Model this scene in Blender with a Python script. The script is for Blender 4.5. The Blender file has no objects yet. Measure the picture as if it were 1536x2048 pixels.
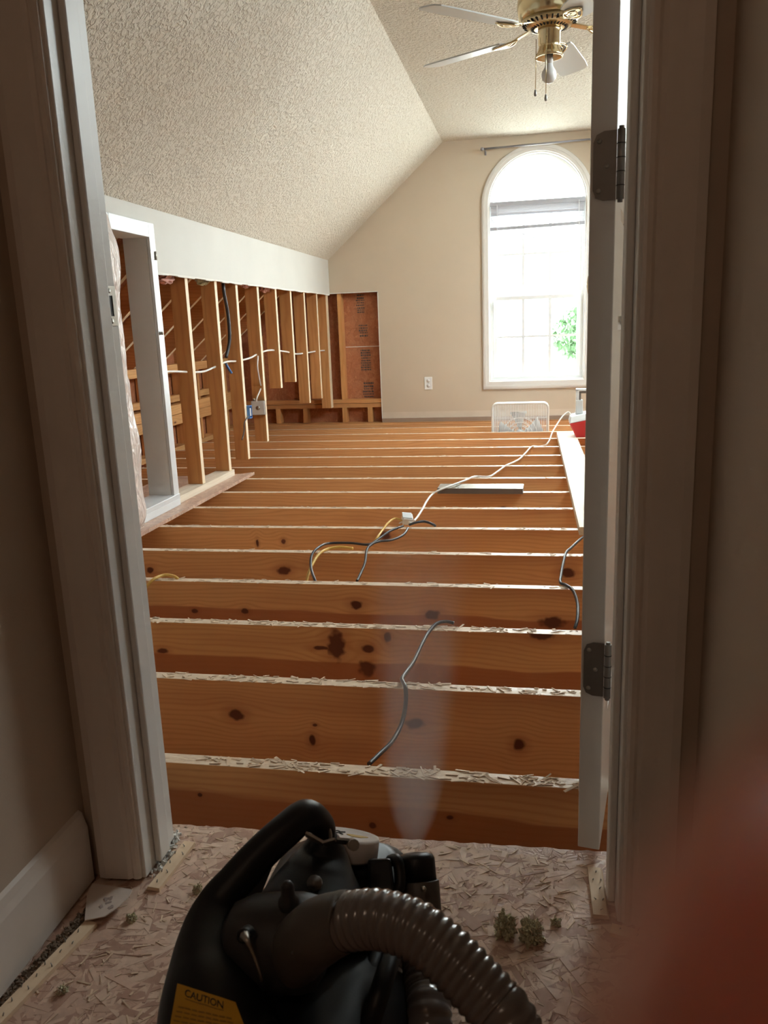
import bpy, bmesh, math, random
from mathutils import Vector, Matrix, Euler
random.seed(7)
scene = bpy.context.scene
col = scene.collection
PI = math.pi

# ------------------------------------------------------------------ camera, sky, exposure
H = 0.8937                      # camera height above the joist tops (z = 0)
FPX = 1614.8                    # focal length in pixels of the 1536 x 2048 frame
ROT = ((0.98316627, 0.00409067, -0.1826673),
       (0.17882338, -0.22673317, 0.95739974),
       (-0.03750033, -0.97394832, -0.22364791))   # room axes seen from the camera (x right, y down, z forward)
cam_data = bpy.data.cameras.new('camera')
cam = bpy.data.objects.new('camera', cam_data)
col.objects.link(cam)
cm = Matrix(((ROT[0][0], -ROT[0][1], -ROT[0][2]), (ROT[1][0], -ROT[1][1], -ROT[1][2]), (ROT[2][0], -ROT[2][1], -ROT[2][2])))
cam.matrix_world = Matrix.Translation((0, 0, H)) @ cm.to_4x4()
cam_data.sensor_fit = 'VERTICAL'
cam_data.sensor_height = 36.0
cam_data.lens = FPX / 2048 * 36.0
cam_data.clip_start = 0.004
cam_data.clip_end = 300
cam_data.dof.use_dof = True
cam_data.dof.focus_distance = 2.3
cam_data.dof.aperture_fstop = cam_data.lens / 2.0      # a phone lens: about 2 mm wide aperture
scene.camera = cam

world = bpy.data.worlds.new('sky')
scene.world = world
world.use_nodes = True
wn = world.node_tree
bg = wn.nodes['Background']
bg.inputs[0].default_value = (0.93, 0.975, 1.0, 1)      # even white overcast
bg.inputs[1].default_value = 17.0

scene.view_settings.view_transform = 'Standard'
scene.view_settings.look = 'None'
scene.view_settings.exposure = 0.72
scene.view_settings.gamma = 1.0
scene.view_settings.use_curve_mapping = False
scene.cycles.max_bounces = 8
scene.cycles.diffuse_bounces = 5
scene.cycles.glossy_bounces = 3
scene.cycles.volume_bounces = 1
scene.cycles.use_adaptive_sampling = True
scene.cycles.adaptive_threshold = 0.1
scene.cycles.adaptive_min_samples = 16
scene.cycles.transparent_max_bounces = 16
scene.cycles.caustics_reflective = False
scene.cycles.caustics_refractive = False


def portal(name, loc, rot, sx, sy):
    """sampling portal in a window opening: it adds no light, it only guides rays to the sky"""
    l = bpy.data.lights.new(name, 'AREA')
    l.shape = 'RECTANGLE'
    l.size, l.size_y = sx, sy
    l.cycles.is_portal = True
    o = bpy.data.objects.new(name, l)
    col.objects.link(o)
    o.location = loc
    o.rotation_euler = rot
    return o


def pray(px, py):
    v = ((px - 768), (py - 1024), FPX)
    return Vector([sum(ROT[i][j] * v[j] for j in range(3)) for i in range(3)])


def onx(px, py, X):
    r = pray(px, py); return Vector((0, 0, H)) + r * (X / r.x)


def ony(px, py, Y):
    r = pray(px, py); return Vector((0, 0, H)) + r * (Y / r.y)


def onz(px, py, Z=0.0):
    r = pray(px, py); return Vector((0, 0, H)) + r * ((Z - H) / r.z)


# ------------------------------------------------------------------ object helpers
def tag(o, label=None, cat=None, group=None, kind=None):
    if label: o['label'] = label
    if cat: o['category'] = cat
    if group: o['group'] = group
    if kind: o['kind'] = kind
    return o


def empty(name, loc=(0, 0, 0), rot=(0, 0, 0), parent=None):
    o = bpy.data.objects.new(name, None)
    col.objects.link(o)
    o.location = loc
    o.rotation_euler = rot
    o.empty_display_size = 0.05
    if parent: o.parent = parent
    return o


class MB:
    def __init__(s):
        s.v = []; s.f = []; s.sm = []; s.mi = []

    def add(s, vs, fs, smooth=False, mi=0):
        b = len(s.v)
        s.v += [tuple(x) for x in vs]
        for f in fs:
            s.f.append([b + i for i in f]); s.sm.append(smooth); s.mi.append(mi)
        return s

    def box(s, x0, x1, y0, y1, z0, z1, mi=0, top=None, xp=None):
        vs = [(x, y, z) for z in (z0, z1) for y in (y0, y1) for x in (x0, x1)]
        fs = [(0, 2, 3, 1), (0, 1, 5, 4), (1, 3, 7, 5), (3, 2, 6, 7), (2, 0, 4, 6)]
        s.add(vs, fs, False, mi)
        b = len(s.v) - 8
        s.f.append([b + 4, b + 5, b + 7, b + 6]); s.sm.append(False); s.mi.append(mi if top is None else top)
        if xp is not None: s.mi[-4] = xp
        return s

    def obox(s, c, size, rot=None, mi=0):
        m = rot if rot else Matrix.Identity(3)
        c = Vector(c)
        hx, hy, hz = size[0] / 2, size[1] / 2, size[2] / 2
        vs = [c + m @ Vector((x, y, z)) for z in (-hz, hz) for y in (-hy, hy) for x in (-hx, hx)]
        return s.add(vs, [(0, 2, 3, 1), (0, 1, 5, 4), (1, 3, 7, 5), (3, 2, 6, 7), (2, 0, 4, 6), (4, 5, 7, 6)], False, mi)

    def bar(s, a, b, w, h, up=(0, 0, 1), mi=0):
        a, b = Vector(a), Vector(b)
        d = (b - a); L = d.length; d = d / L
        u = Vector(up); sd = d.cross(u).normalized(); u = sd.cross(d)
        m = Matrix((sd, d, u)).transposed()
        return s.obox((a + b) / 2, (w, L, h), m, mi)

    def prism(s, poly, a, b, axis='z', mi=0, smooth=False, edge=None):
        n = len(poly)
        def P(p, t):
            return {'z': (p[0], p[1], t), 'y': (p[0], t, p[1]), 'x': (t, p[0], p[1])}[axis]
        vs = [P(p, a) for p in poly] + [P(p, b) for p in poly]
        s.add(vs, [tuple(range(n))[::-1], tuple(range(n, 2 * n))], False, mi)
        bb = len(s.v) - 2 * n
        for i in range(n):
            j = (i + 1) % n
            s.f.append([bb + i, bb + j, bb + n + j, bb + n + i]); s.sm.append(smooth); s.mi.append(edge if edge is not None and i == 0 else mi)
        return s

    def tube(s, pts, r, n=8, caps=True, mi=0, smooth=True):
        pts = [Vector(p) for p in pts]
        k = len(pts)
        rs = r if isinstance(r, (list, tuple)) else [r] * k
        vs = []; prev = None
        for i, p in enumerate(pts):
            t = (pts[min(i + 1, k - 1)] - pts[max(i - 1, 0)])
            t = t.normalized() if t.length > 1e-9 else Vector((0, 0, 1))
            if prev is None:
                a = Vector((0, 0, 1)) if abs(t.z) < .9 else Vector((1, 0, 0))
                u = t.cross(a).normalized()
            else:
                u = prev - t * prev.dot(t)
                u = u.normalized() if u.length > 1e-6 else t.orthogonal().normalized()
            prev = u
            w = t.cross(u)
            for j in range(n):
                a = 2 * PI * j / n
                vs.append(p + (u * math.cos(a) + w * math.sin(a)) * rs[i])
        fs = [(i * n + j, i * n + (j + 1) % n, (i + 1) * n + (j + 1) % n, (i + 1) * n + j) for i in range(k - 1) for j in range(n)]
        s.add(vs, fs, smooth, mi)
        if caps:
            b = len(s.v) - k * n
            s.f.append([b + j for j in range(n)][::-1]); s.sm.append(False); s.mi.append(mi)
            s.f.append([b + (k - 1) * n + j for j in range(n)]); s.sm.append(False); s.mi.append(mi)
        return s

    def lathe(s, prof, M=None, n=24, mi=0, smooth=True):
        M = M or Matrix.Identity(4)
        k = len(prof); vs = []
        for r, z in prof:
            for j in range(n):
                a = 2 * PI * j / n
                vs.append(M @ Vector((r * math.cos(a), r * math.sin(a), z)))
        fs = [(i * n + j, i * n + (j + 1) % n, (i + 1) * n + (j + 1) % n, (i + 1) * n + j) for i in range(k - 1) for j in range(n)]
        s.add(vs, fs, smooth, mi)
        b = len(s.v) - k * n
        s.f.append([b + j for j in range(n)][::-1]); s.sm.append(False); s.mi.append(mi)
        s.f.append([b + (k - 1) * n + j for j in range(n)]); s.sm.append(False); s.mi.append(mi)
        return s

    def loft(s, rings, smooth=True, mi=0, caps=True):
        n = len(rings[0]); k = len(rings)
        vs = [v for r in rings for v in r]
        fs = [(i * n + j, i * n + (j + 1) % n, (i + 1) * n + (j + 1) % n, (i + 1) * n + j) for i in range(k - 1) for j in range(n)]
        if caps:
            fs += [tuple(range(n))[::-1], tuple((k - 1) * n + j for j in range(n))]
        return s.add(vs, fs, smooth, mi)

    def ring(s, outer, inner, y0, y1, mi=0, closed=True):
        """solid ring between two outlines in the XZ plane"""
        n = len(outer)
        vs = [(p[0], y0, p[1]) for p in outer] + [(p[0], y0, p[1]) for p in inner] + [(p[0], y1, p[1]) for p in outer] + [(p[0], y1, p[1]) for p in inner]
        fs = []
        for i in range(n if closed else n - 1):
            j = (i + 1) % n
            fs += [(i, j, n + j, n + i), (2 * n + j, 2 * n + i, 3 * n + i, 3 * n + j), (j, i, 2 * n + i, 2 * n + j), (n + i, n + j, 3 * n + j, 3 * n + i)]
        if not closed:
            fs += [(0, n, 3 * n, 2 * n), (n - 1, 3 * n - 1, 4 * n - 1, 2 * n - 1)]
        return s.add(vs, fs, False, mi)

    def mesh(s, name, mats):
        me = bpy.data.meshes.new(name)
        me.from_pydata(s.v, [], s.f)
        for m in (mats if isinstance(mats, (list, tuple)) else [mats]):
            me.materials.append(m)
        me.polygons.foreach_set('use_smooth', s.sm)
        me.polygons.foreach_set('material_index', s.mi)
        bm = bmesh.new(); bm.from_mesh(me)
        bmesh.ops.recalc_face_normals(bm, faces=bm.faces)
        bm.to_mesh(me); bm.free()
        me.update()
        return me

    def build(s, name, mats, parent=None, bevel=0, loc=None, sub=0):
        o = bpy.data.objects.new(name, s.mesh(name, mats))
        col.objects.link(o)
        if parent: o.parent = parent
        if loc: o.location = loc
        if bevel:
            b = o.modifiers.new('bevel', 'BEVEL'); b.width = bevel; b.segments = 2; b.limit_method = 'ANGLE'; b.angle_limit = 0.6
        if sub:
            b = o.modifiers.new('sub', 'SUBSURF'); b.levels = sub; b.render_levels = sub
        return o


def spline(pts, per=8):
    pts = [Vector(p) for p in pts]
    out = []
    for i in range(len(pts) - 1):
        p0 = pts[max(i - 1, 0)]; p1 = pts[i]; p2 = pts[i + 1]; p3 = pts[min(i + 2, len(pts) - 1)]
        for k in range(per):
            t = k / per
            out.append(0.5 * ((2 * p1) + (p2 - p0) * t + (2 * p0 - 5 * p1 + 4 * p2 - p3) * t * t + (3 * p1 - p0 - 3 * p2 + p3) * t ** 3))
    out.append(pts[-1])
    return out


def copy_tree(o, parent=None):
    c = o.copy(); col.objects.link(c); c.parent = parent
    for ch in list(o.children):
        copy_tree(ch, c)
    return c


def text_mesh(name, body, size, mat, parent=None, extrude=0.0002):
    cu = bpy.data.curves.new(name, 'FONT')
    cu.body = body; cu.size = size; cu.extrude = extrude
    cu.align_x = 'CENTER'; cu.align_y = 'CENTER'
    t = bpy.data.objects.new(name, cu)
    col.objects.link(t)
    dg = bpy.context.evaluated_depsgraph_get()
    me = bpy.data.meshes.new_from_object(t.evaluated_get(dg))
    bpy.data.objects.remove(t)
    me.materials.clear(); me.materials.append(mat)
    o = bpy.data.objects.new(name, me)
    col.objects.link(o)
    if parent: o.parent = parent
    return o


# ------------------------------------------------------------------ materials
class NT:
    def __init__(s, name):
        s.m = bpy.data.materials.new(name); s.m.use_nodes = True
        s.t = s.m.node_tree; s.bsdf = s.t.nodes['Principled BSDF']; s.out = s.t.nodes['Material Output']
        s._tc = None

    def n(s, kind, **kw):
        nd = s.t.nodes.new(kind)
        for k, v in kw.items():
            setattr(nd, k, v)
        return nd

    def l(s, a, b): s.t.links.new(a, b)

    def val(s, sock, v):
        if hasattr(v, 'is_linked') or hasattr(v, 'links'): s.l(v, sock)
        else: sock.default_value = v

    def math(s, op, a, b=None, c=None, clamp=False):
        nd = s.n('ShaderNodeMath', operation=op, use_clamp=clamp)
        s.val(nd.inputs[0], a)
        if b is not None: s.val(nd.inputs[1], b)
        if c is not None: s.val(nd.inputs[2], c)
        return nd.outputs[0]

    def co(s, kind='Object'):
        if s._tc is None: s._tc = s.n('ShaderNodeTexCoord')
        return s._tc.outputs[kind]

    def vscale(s, v, sc, loc=None):
        nd = s.n('ShaderNodeMapping'); s.l(v, nd.inputs['Vector']); nd.inputs['Scale'].default_value = sc
        if loc: nd.inputs['Location'].default_value = loc
        return nd.outputs[0]

    def noise(s, v, scale, detail=3, rough=.5, dist=0):
        nd = s.n('ShaderNodeTexNoise'); s.l(v, nd.inputs['Vector'])
        nd.inputs['Scale'].default_value = scale; nd.inputs['Detail'].default_value = detail
        nd.inputs['Roughness'].default_value = rough; nd.inputs['Distortion'].default_value = dist
        return nd.outputs['Fac'], nd.outputs['Color']

    def ramp(s, f, stops, interp='LINEAR'):
        nd = s.n('ShaderNodeValToRGB'); s.l(f, nd.inputs[0]); cr = nd.color_ramp; cr.interpolation = interp
        while len(cr.elements) < len(stops): cr.elements.new(0.5)
        for e, (p, c) in zip(cr.elements, stops):
            e.position = p; e.color = (c[0], c[1], c[2], 1) if isinstance(c, (tuple, list)) else (c, c, c, 1)
        return nd.outputs[0]

    def mix(s, f, a, b, mode='MIX'):
        nd = s.n('ShaderNodeMix', data_type='RGBA', blend_type=mode)
        s.val(nd.inputs[0], f)
        for i, x in ((6, a), (7, b)):
            if isinstance(x, (tuple, list)): nd.inputs[i].default_value = (x[0], x[1], x[2], 1)
            else: s.l(x, nd.inputs[i])
        return nd.outputs[2]

    def bump(s, h, strength=.3, dist=.005):
        nd = s.n('ShaderNodeBump'); s.l(h, nd.inputs['Height'])
        nd.inputs['Strength'].default_value = strength; nd.inputs['Distance'].default_value = dist
        s.l(nd.outputs[0], s.bsdf.inputs['Normal'])

    def set(s, color=None, rough=None, metal=None, spec=None):
        for k, v in (('Base Color', color), ('Roughness', rough), ('Metallic', metal), ('Specular IOR Level', spec)):
            if v is None: continue
            if isinstance(v, (tuple, list)): s.bsdf.inputs[k].default_value = (v[0], v[1], v[2], 1)
            else: s.val(s.bsdf.inputs[k], v)
        return s.m


def flat(name, color, rough=.5, metal=0, spec=.5, var=.12, vscale=6, bump=0, bscale=120, bdist=.002):
    t = NT(name)
    f, _ = t.noise(t.co(), vscale, 4, .55)
    c = t.mix(f, tuple(x * (1 - var) for x in color), tuple(min(1, x * (1 + var)) for x in color))
    t.set(c, rough, metal, spec)
    if bump:
        b, _ = t.noise(t.co(), bscale, 4)
        t.bump(b, bump, bdist)
    return t.m


def wood(name, light, dark, red, grain='X', freq=70, knots=None, heart=None, rough=.62, knotty=True):
    """pine: growth bands along the grain that bend round the knots"""
    t = NT(name)
    sep = t.n('ShaderNodeSeparateXYZ'); t.l(t.co(), sep.inputs[0])
    ax = {'X': (0, 1, 2), 'Y': (1, 0, 2), 'Z': (2, 0, 1)}[grain]
    u = sep.outputs[ax[0]]; w = sep.outputs[ax[1]]; v = sep.outputs[ax[2]]
    rnd = t.n('ShaderNodeObjectInfo').outputs['Random']
    off = t.math('MULTIPLY', rnd, 37.0) if knots is None else 0.0
    uu = t.math('ADD', u, off)
    cmb = t.n('ShaderNodeCombineXYZ')
    t.l(t.math('MULTIPLY', uu, 1.3), cmb.inputs[0]); t.l(t.math('MULTIPLY', t.math('ADD', v, t.math('MULTIPLY', w, .9)), 7.0), cmb.inputs[1])
    t.val(cmb.inputs[2], off)
    nz, _ = t.noise(cmb.outputs[0], 1.0, 3, .5, .4)
    ph = t.math('ADD', t.math('MULTIPLY', t.math('ADD', v, t.math('MULTIPLY', w, .5)), freq), t.math('MULTIPLY', nz, freq * .085))
    kmask = None
    klist = []
    if knots:
        for (ku, kv, ru, rv) in knots:
            a = t.math('DIVIDE', t.math('SUBTRACT', u, ku), ru)
            b = t.math('DIVIDE', t.math('SUBTRACT', v, kv), rv)
            d = t.math('SQRT', t.math('ADD', t.math('MULTIPLY', a, a), t.math('MULTIPLY', b, b)))
            klist.append((d, t.math('SUBTRACT', v, kv)))
    elif knotty:
        c2 = t.n('ShaderNodeCombineXYZ')
        t.l(t.math('MULTIPLY', uu, 1.5), c2.inputs[0]); t.l(t.math('MULTIPLY', v, 4.2), c2.inputs[1]); t.val(c2.inputs[2], off)
        vor = t.n('ShaderNodeTexVoronoi'); t.l(c2.outputs[0], vor.inputs['Vector']); vor.inputs['Scale'].default_value = 1.0
        # elongated a little along the grain
        sc = t.n('ShaderNodeSeparateColor'); t.l(vor.outputs['Color'], sc.inputs[0])
        d = t.math('DIVIDE', vor.outputs['Distance'], t.math('ADD', .012, t.math('MULTIPLY', sc.outputs[0], .05)))
        sp3 = t.n('ShaderNodeSeparateXYZ'); t.l(vor.outputs['Position'], sp3.inputs[0])
        klist.append((d, t.math('SUBTRACT', v, t.math('DIVIDE', sp3.outputs[1], 4.2))))
    if klist: wob, _ = t.noise(t.co(), 45, 1)
    for d, dv in klist:
        wgt = t.math('POWER', 2.718, t.math('MULTIPLY', t.math('MULTIPLY', d, d), -.11))
        ph = t.math('SUBTRACT', ph, t.math('MULTIPLY', t.math('MULTIPLY', dv, wgt), freq * .80))
        k1 = t.math('MULTIPLY', t.math('SUBTRACT', 1.45, t.math('ADD', d, t.math('MULTIPLY', wob, .8))), 2.6, clamp=True)
        kmask = k1 if kmask is None else t.math('MAXIMUM', kmask, k1)
    band = t.math('MULTIPLY_ADD', t.math('SINE', t.math('MULTIPLY', ph, 2.0)), .5, .5)
    band = t.math('POWER', band, 2.4)
    fib, _ = t.noise(t.vscale(t.co(), {'X': (6, 300, 300), 'Y': (300, 6, 300), 'Z': (300, 300, 6)}[grain]), 1.0, 1)
    big, _ = t.noise(t.vscale(t.co(), {'X': (1.2, 9, 9), 'Y': (9, 1.2, 9), 'Z': (9, 9, 1.2)}[grain]), 1.0, 1)
    c = t.mix(t.math('MULTIPLY', band, .46), light, dark)
    c = t.mix(t.math('MULTIPLY', fib, .35), c, dark)
    c = t.mix(t.math('MULTIPLY', t.math('SUBTRACT', big, .45, clamp=True), 1.6), c, red)
    if heart:
        hz = t.math('ADD', v, t.math('MULTIPLY', t.math('SUBTRACT', nz, .5), .10))
        hm = t.math('MULTIPLY', t.math('SUBTRACT', heart, hz), 160.0, clamp=True)
        c = t.mix(t.math('MULTIPLY', hm, .85), c, red)
    hv = t.n('ShaderNodeHueSaturation'); t.l(c, hv.inputs['Color'])
    t.val(hv.inputs['Value'], t.math('MULTIPLY_ADD', rnd, .22, .88))
    c = hv.outputs[0]
    if kmask is not None:
        hal = None
        for d, dv in klist:
            h_ = t.math('MULTIPLY', t.math('SUBTRACT', 2.3, d), .45, clamp=True)
            hal = h_ if hal is None else t.math('MAXIMUM', hal, h_)
        c = t.mix(t.math('MULTIPLY', hal, .55), c, (red[0] * .8, red[1] * .75, red[2] * .75))
        c = t.mix(t.math('MULTIPLY', kmask, 1.0, clamp=True), c, (red[0] * .30, red[1] * .24, red[2] * .28))
    t.set(c, rough, 0, .35)
    return t.m


PL, PD, PR = (.80, .455, .205), (.58, .255, .092), (.43, .145, .055)
M = {}
M['joist'] = wood('pine_joist', PL, PD, PR, 'X', 170)
M['stud'] = wood('pine_stud', (.70, .38, .15), (.48, .21, .07), (.45, .16, .05), 'Z', 150)
M['plate'] = wood('pine_plate', (.72, .42, .18), (.50, .24, .08), (.45, .18, .06), 'Y', 150)
M['platex'] = wood('pine_plate_cross', (.62, .32, .13), (.42, .18, .06), (.40, .14, .05), 'X', 150)
M['rafter'] = wood('pine_rafter', (.66, .36, .15), (.46, .20, .07), (.42, .16, .05), 'X', 150)
M['plank'] = wood('pale_plank', (.78, .70, .58), (.62, .52, .40), (.55, .44, .33), 'Y', 150)


M['stud_edge'] = flat('pale_wood_edge', (.84, .70, .50), .55, var=.12, vscale=14)  # paler tone for stud fronts and rafter undersides


def joist_top_mat():
    t = NT('joist_top_with_residue')
    f, _ = t.noise(t.vscale(t.co(), (14, 60, 60)), 1.0, 5, .65)
    g, _ = t.noise(t.vscale(t.co(), (40, 160, 60)), 1.0, 3, .6)
    c = t.mix(f, (.62, .44, .28), (.86, .74, .60))
    c = t.mix(t.math('MULTIPLY', t.math('SUBTRACT', g, .55, clamp=True), 4.0, clamp=True), c, (.40, .20, .13))
    t.set(c, .38, 0, .6)
    t.bump(f, .5, .004)
    return t.m
M['joist_top'] = joist_top_mat()


def osb_mat(name, tints, scale=20, rough=.42, spec=.55):
    """pressed strands: each cell carries fibres in a direction of its own"""
    t = NT(name)
    _, wc = t.noise(t.co(), 9, 2)
    wv = t.n('ShaderNodeVectorMath', operation='MULTIPLY_ADD'); t.l(wc, wv.inputs[0]); wv.inputs[1].default_value = (.05, .05, .05); t.l(t.co(), wv.inputs[2])
    col_out = None; crack = None; height = None
    for i, (sx, sy, rz) in enumerate(((1.0, 4.2, .35), (4.0, 1.0, -.5))):
        mp = t.n('ShaderNodeMapping'); t.l(wv.outputs[0], mp.inputs[0])
        mp.inputs['Rotation'].default_value = (0, 0, rz); mp.inputs['Scale'].default_value = (sx, sy, 1.6)
        mp.inputs['Location'].default_value = (i * 3.1, i * 1.7, 0)
        vor = t.n('ShaderNodeTexVoronoi'); t.l(mp.outputs[0], vor.inputs['Vector']); vor.inputs['Scale'].default_value = scale
        sc = t.n('ShaderNodeSeparateColor'); t.l(vor.outputs['Color'], sc.inputs[0])
        vr = t.n('ShaderNodeVectorRotate', rotation_type='Z_AXIS'); t.l(t.co(), vr.inputs['Vector']); t.l(t.math('MULTIPLY', sc.outputs[0], 3.1), vr.inputs['Angle'])
        fb, _ = t.noise(t.vscale(vr.outputs[0], (22, 240, 60)), 1.0, 2, .6)
        fb = t.math('MULTIPLY_ADD', t.math('SUBTRACT', fb, .5), 2.2, .5, clamp=True)
        c = t.ramp(sc.outputs[1], [(0, tints[0]), (.45, tints[1]), (.75, tints[2]), (1, tints[3])])
        c = t.mix(t.math('MULTIPLY', fb, .55), c, tints[4])
        ed = t.n('ShaderNodeTexVoronoi', feature='DISTANCE_TO_EDGE'); t.l(mp.outputs[0], ed.inputs['Vector']); ed.inputs['Scale'].default_value = scale
        e = t.math('SUBTRACT', 1.0, t.math('MULTIPLY', ed.outputs['Distance'], 30.0), clamp=True)
        h = t.math('ADD', t.math('MULTIPLY', sc.outputs[2], .6), t.math('MULTIPLY', fb, .35))
        if col_out is None:
            col_out, crack, height = c, e, h
        else:
            mk, _ = t.noise(t.co(), scale * .7, 2)
            mk = t.math('GREATER_THAN', mk, .5)
            col_out = t.mix(mk, col_out, c)
            mf = t.n('ShaderNodeMix'); mf.data_type = 'FLOAT'; t.l(mk, mf.inputs[0]); t.l(crack, mf.inputs[2]); t.l(e, mf.inputs[3]); crack = mf.outputs[0]
            mf = t.n('ShaderNodeMix'); mf.data_type = 'FLOAT'; t.l(mk, mf.inputs[0]); t.l(height, mf.inputs[2]); t.l(h, mf.inputs[3]); height = mf.outputs[0]
    brk, _ = t.noise(t.co(), 30, 2)
    crack = t.math('MULTIPLY', crack, t.math('MULTIPLY', t.math('SUBTRACT', brk, .42, clamp=True), 6.0, clamp=True))
    c = t.mix(t.math('MULTIPLY', crack, .5), col_out, (tints[4][0] * .4, tints[4][1] * .35, tints[4][2] * .35))
    t.set(c, rough, 0, spec)
    t.bump(t.math('SUBTRACT', height, crack), .5, .003)
    return t.m


M['osb'] = osb_mat('osb_subfloor', [(.48, .30, .225), (.62, .42, .325), (.70, .50, .385), (.78, .59, .455), (.36, .19, .13)])
M['sheath'] = osb_mat('osb_sheathing', [(.44, .17, .08), (.52, .22, .11), (.57, .27, .14), (.48, .20, .10), (.34, .12, .06)], 16, .6, .3)
M['osb_edge'] = flat('osb_cut_edge', (.66, .50, .36), .7, var=.35, vscale=90, bump=.6)


def ceiling_mat():
    t = NT('knockdown_ceiling')
    f, _ = t.noise(t.co(), 62, 2, .5, .6)
    k = t.ramp(f, [(.38, 0.0), (.56, 1.0)])
    c = t.mix(k, (.70, .64, .54), (.78, .73, .64))
    t.set(c, .75, 0, .3)
    t.bump(k, .9, .005)
    return t.m
M['ceiling'] = ceiling_mat()
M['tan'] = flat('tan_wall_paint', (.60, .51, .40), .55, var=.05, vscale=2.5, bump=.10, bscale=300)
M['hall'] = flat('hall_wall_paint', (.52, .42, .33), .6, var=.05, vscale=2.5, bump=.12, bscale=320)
M['cream'] = flat('primed_knee_wall', (.66, .65, .61), .6, var=.10, vscale=2.2, bump=.10, bscale=200)
M['gyp'] = flat('gypsum_core', (.80, .79, .75), .85, var=.1, vscale=30)
M['white'] = flat('white_trim_paint', (.74, .72, .69), .36, var=.04, vscale=3, bump=.06, bscale=40)
M['white_dirty'] = flat('scuffed_white_trim_paint', (.70, .63, .57), .38, var=.10, vscale=9, bump=.10, bscale=60)
M['bright'] = flat('fresh_white_paint', (.72, .74, .76), .3, var=.08, vscale=12, bump=.12, bscale=35)
M['vinyl'] = flat('white_vinyl', (.84, .86, .87), .3, var=.03)
M['blind'] = flat('grey_white_slats', (.62, .62, .66), .4, var=.04)
M['rail'] = flat('grey_blind_rail', (.40, .40, .44), .4)
M['brass'] = flat('polished_brass', (.72, .60, .38), .2, 1.0, var=.08)
M['steel'] = flat('worn_steel', (.42, .40, .36), .38, 1.0, var=.2, vscale=20)
M['bronze'] = flat('dull_grey_hinge_metal', (.27, .255, .24), .48, .8, var=.2, vscale=25)
M['darkmetal'] = flat('dark_rod_metal', (.30, .30, .33), .4, .6)
M['black'] = flat('black_moulded_plastic', (.007, .0075, .0085), .42, 0, .32, var=.2, vscale=14, bump=.06, bscale=500)
M['blackgrey'] = flat('dusty_black_plastic', (.030, .028, .028), .5, 0, .4, var=.3, vscale=16, bump=.06, bscale=500)
M['hose'] = flat('grey_vinyl_hose', (.155, .137, .13), .2, 0, .7, var=.12, vscale=10)
M['greycup'] = flat('dark_grey_plastic', (.085, .075, .066), .45, 0, .45, var=.12)
M['cap'] = flat('white_cap_plastic', (.70, .66, .64), .5, var=.06, vscale=20)
M['capstain'] = flat('yellow_stain', (.55, .36, .06), .6, var=.3, vscale=60)
M['ink'] = flat('black_ink', (.015, .013, .012), .6)
M['label'] = flat('yellow_caution_label', (.62, .34, .02), .45, var=.05, vscale=30)
M['cord_black'] = flat('black_cord', (.035, .035, .04), .42, spec=.6)
M['cord_white'] = flat('white_cord', (.78, .77, .74), .4)
M['cord_yellow'] = flat('yellow_cable', (.68, .42, .10), .45)
M['cord_blue'] = flat('blue_wire', (.05, .16, .42), .45)
M['bluebox'] = flat('blue_box_plastic', (.10, .26, .60), .4)
M['red'] = flat('red_plastic', (.56, .035, .04), .35)
M['tool_grey'] = flat('pale_grey_plastic', (.66, .69, .70), .4)
M['greyboard'] = flat('grey_painted_board', (.15, .13, .115), .45, var=.15)
M['tack'] = wood('tack_strip_wood', (.86, .68, .49), (.74, .55, .37), (.66, .46, .30), 'X', 150, knotty=False)
M['wool'] = flat('dirty_insulation_wool', (.72, .64, .44), .95, var=.5, vscale=90, bump=1.0, bscale=180, bdist=.01)
M['paper'] = flat('backing_paper', (.66, .56, .49), .7, var=.15, vscale=30)
M['chip'] = flat('pale_wood_chips', (.70, .54, .40), .6, var=.35, vscale=60)
M['fan_blade'] = flat('white_fan_blade', (.72, .75, .76), .35, var=.03)
M['bulb'] = flat('frosted_bulb', (.74, .73, .72), .35)
M['stamp'] = flat('grey_stamp_ink', (.11, .09, .085), .8, var=.3, vscale=40)
M['void'] = flat('ceiling_board_below', (.50, .44, .38), .8)
M['pink'] = flat('pink_fibre', (.62, .33, .28), .95, var=.3, vscale=60, bump=.8)


def plastic_wrap():
    t = NT('pinkish_plastic_film')
    f, _ = t.noise(t.vscale(t.co(), (26, 26, 9)), 1.0, 2, .5, 1.0)
    g, _ = t.noise(t.co(), 12, 3)
    c = t.mix(g, (.70, .58, .53), (.84, .76, .72))
    t.set(c, .16, 0, .8)
    t.bump(f, .75, .03)
    return t.m
M['film'] = plastic_wrap()
M['greyplate'] = flat('dusty_plate', (.34, .25, .19), .7, var=.2)
M['bare'] = flat('bare_drywall_paper', (.66, .58, .48), .7, var=.12, vscale=8)


def glass_mat():
    t = NT('window_glass')
    tr = t.n('ShaderNodeBsdfTransparent'); gl = t.n('ShaderNodeBsdfGlossy')
    tr.inputs[0].default_value = (.94, .97, .96, 1); gl.inputs['Roughness'].default_value = .02
    ms = t.n('ShaderNodeMixShader'); ms.inputs[0].default_value = .06
    t.l(tr.outputs[0], ms.inputs[1]); t.l(gl.outputs[0], ms.inputs[2]); t.l(ms.outputs[0], t.out.inputs['Surface'])
    return t.m
M['glass'] = glass_mat()


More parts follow.
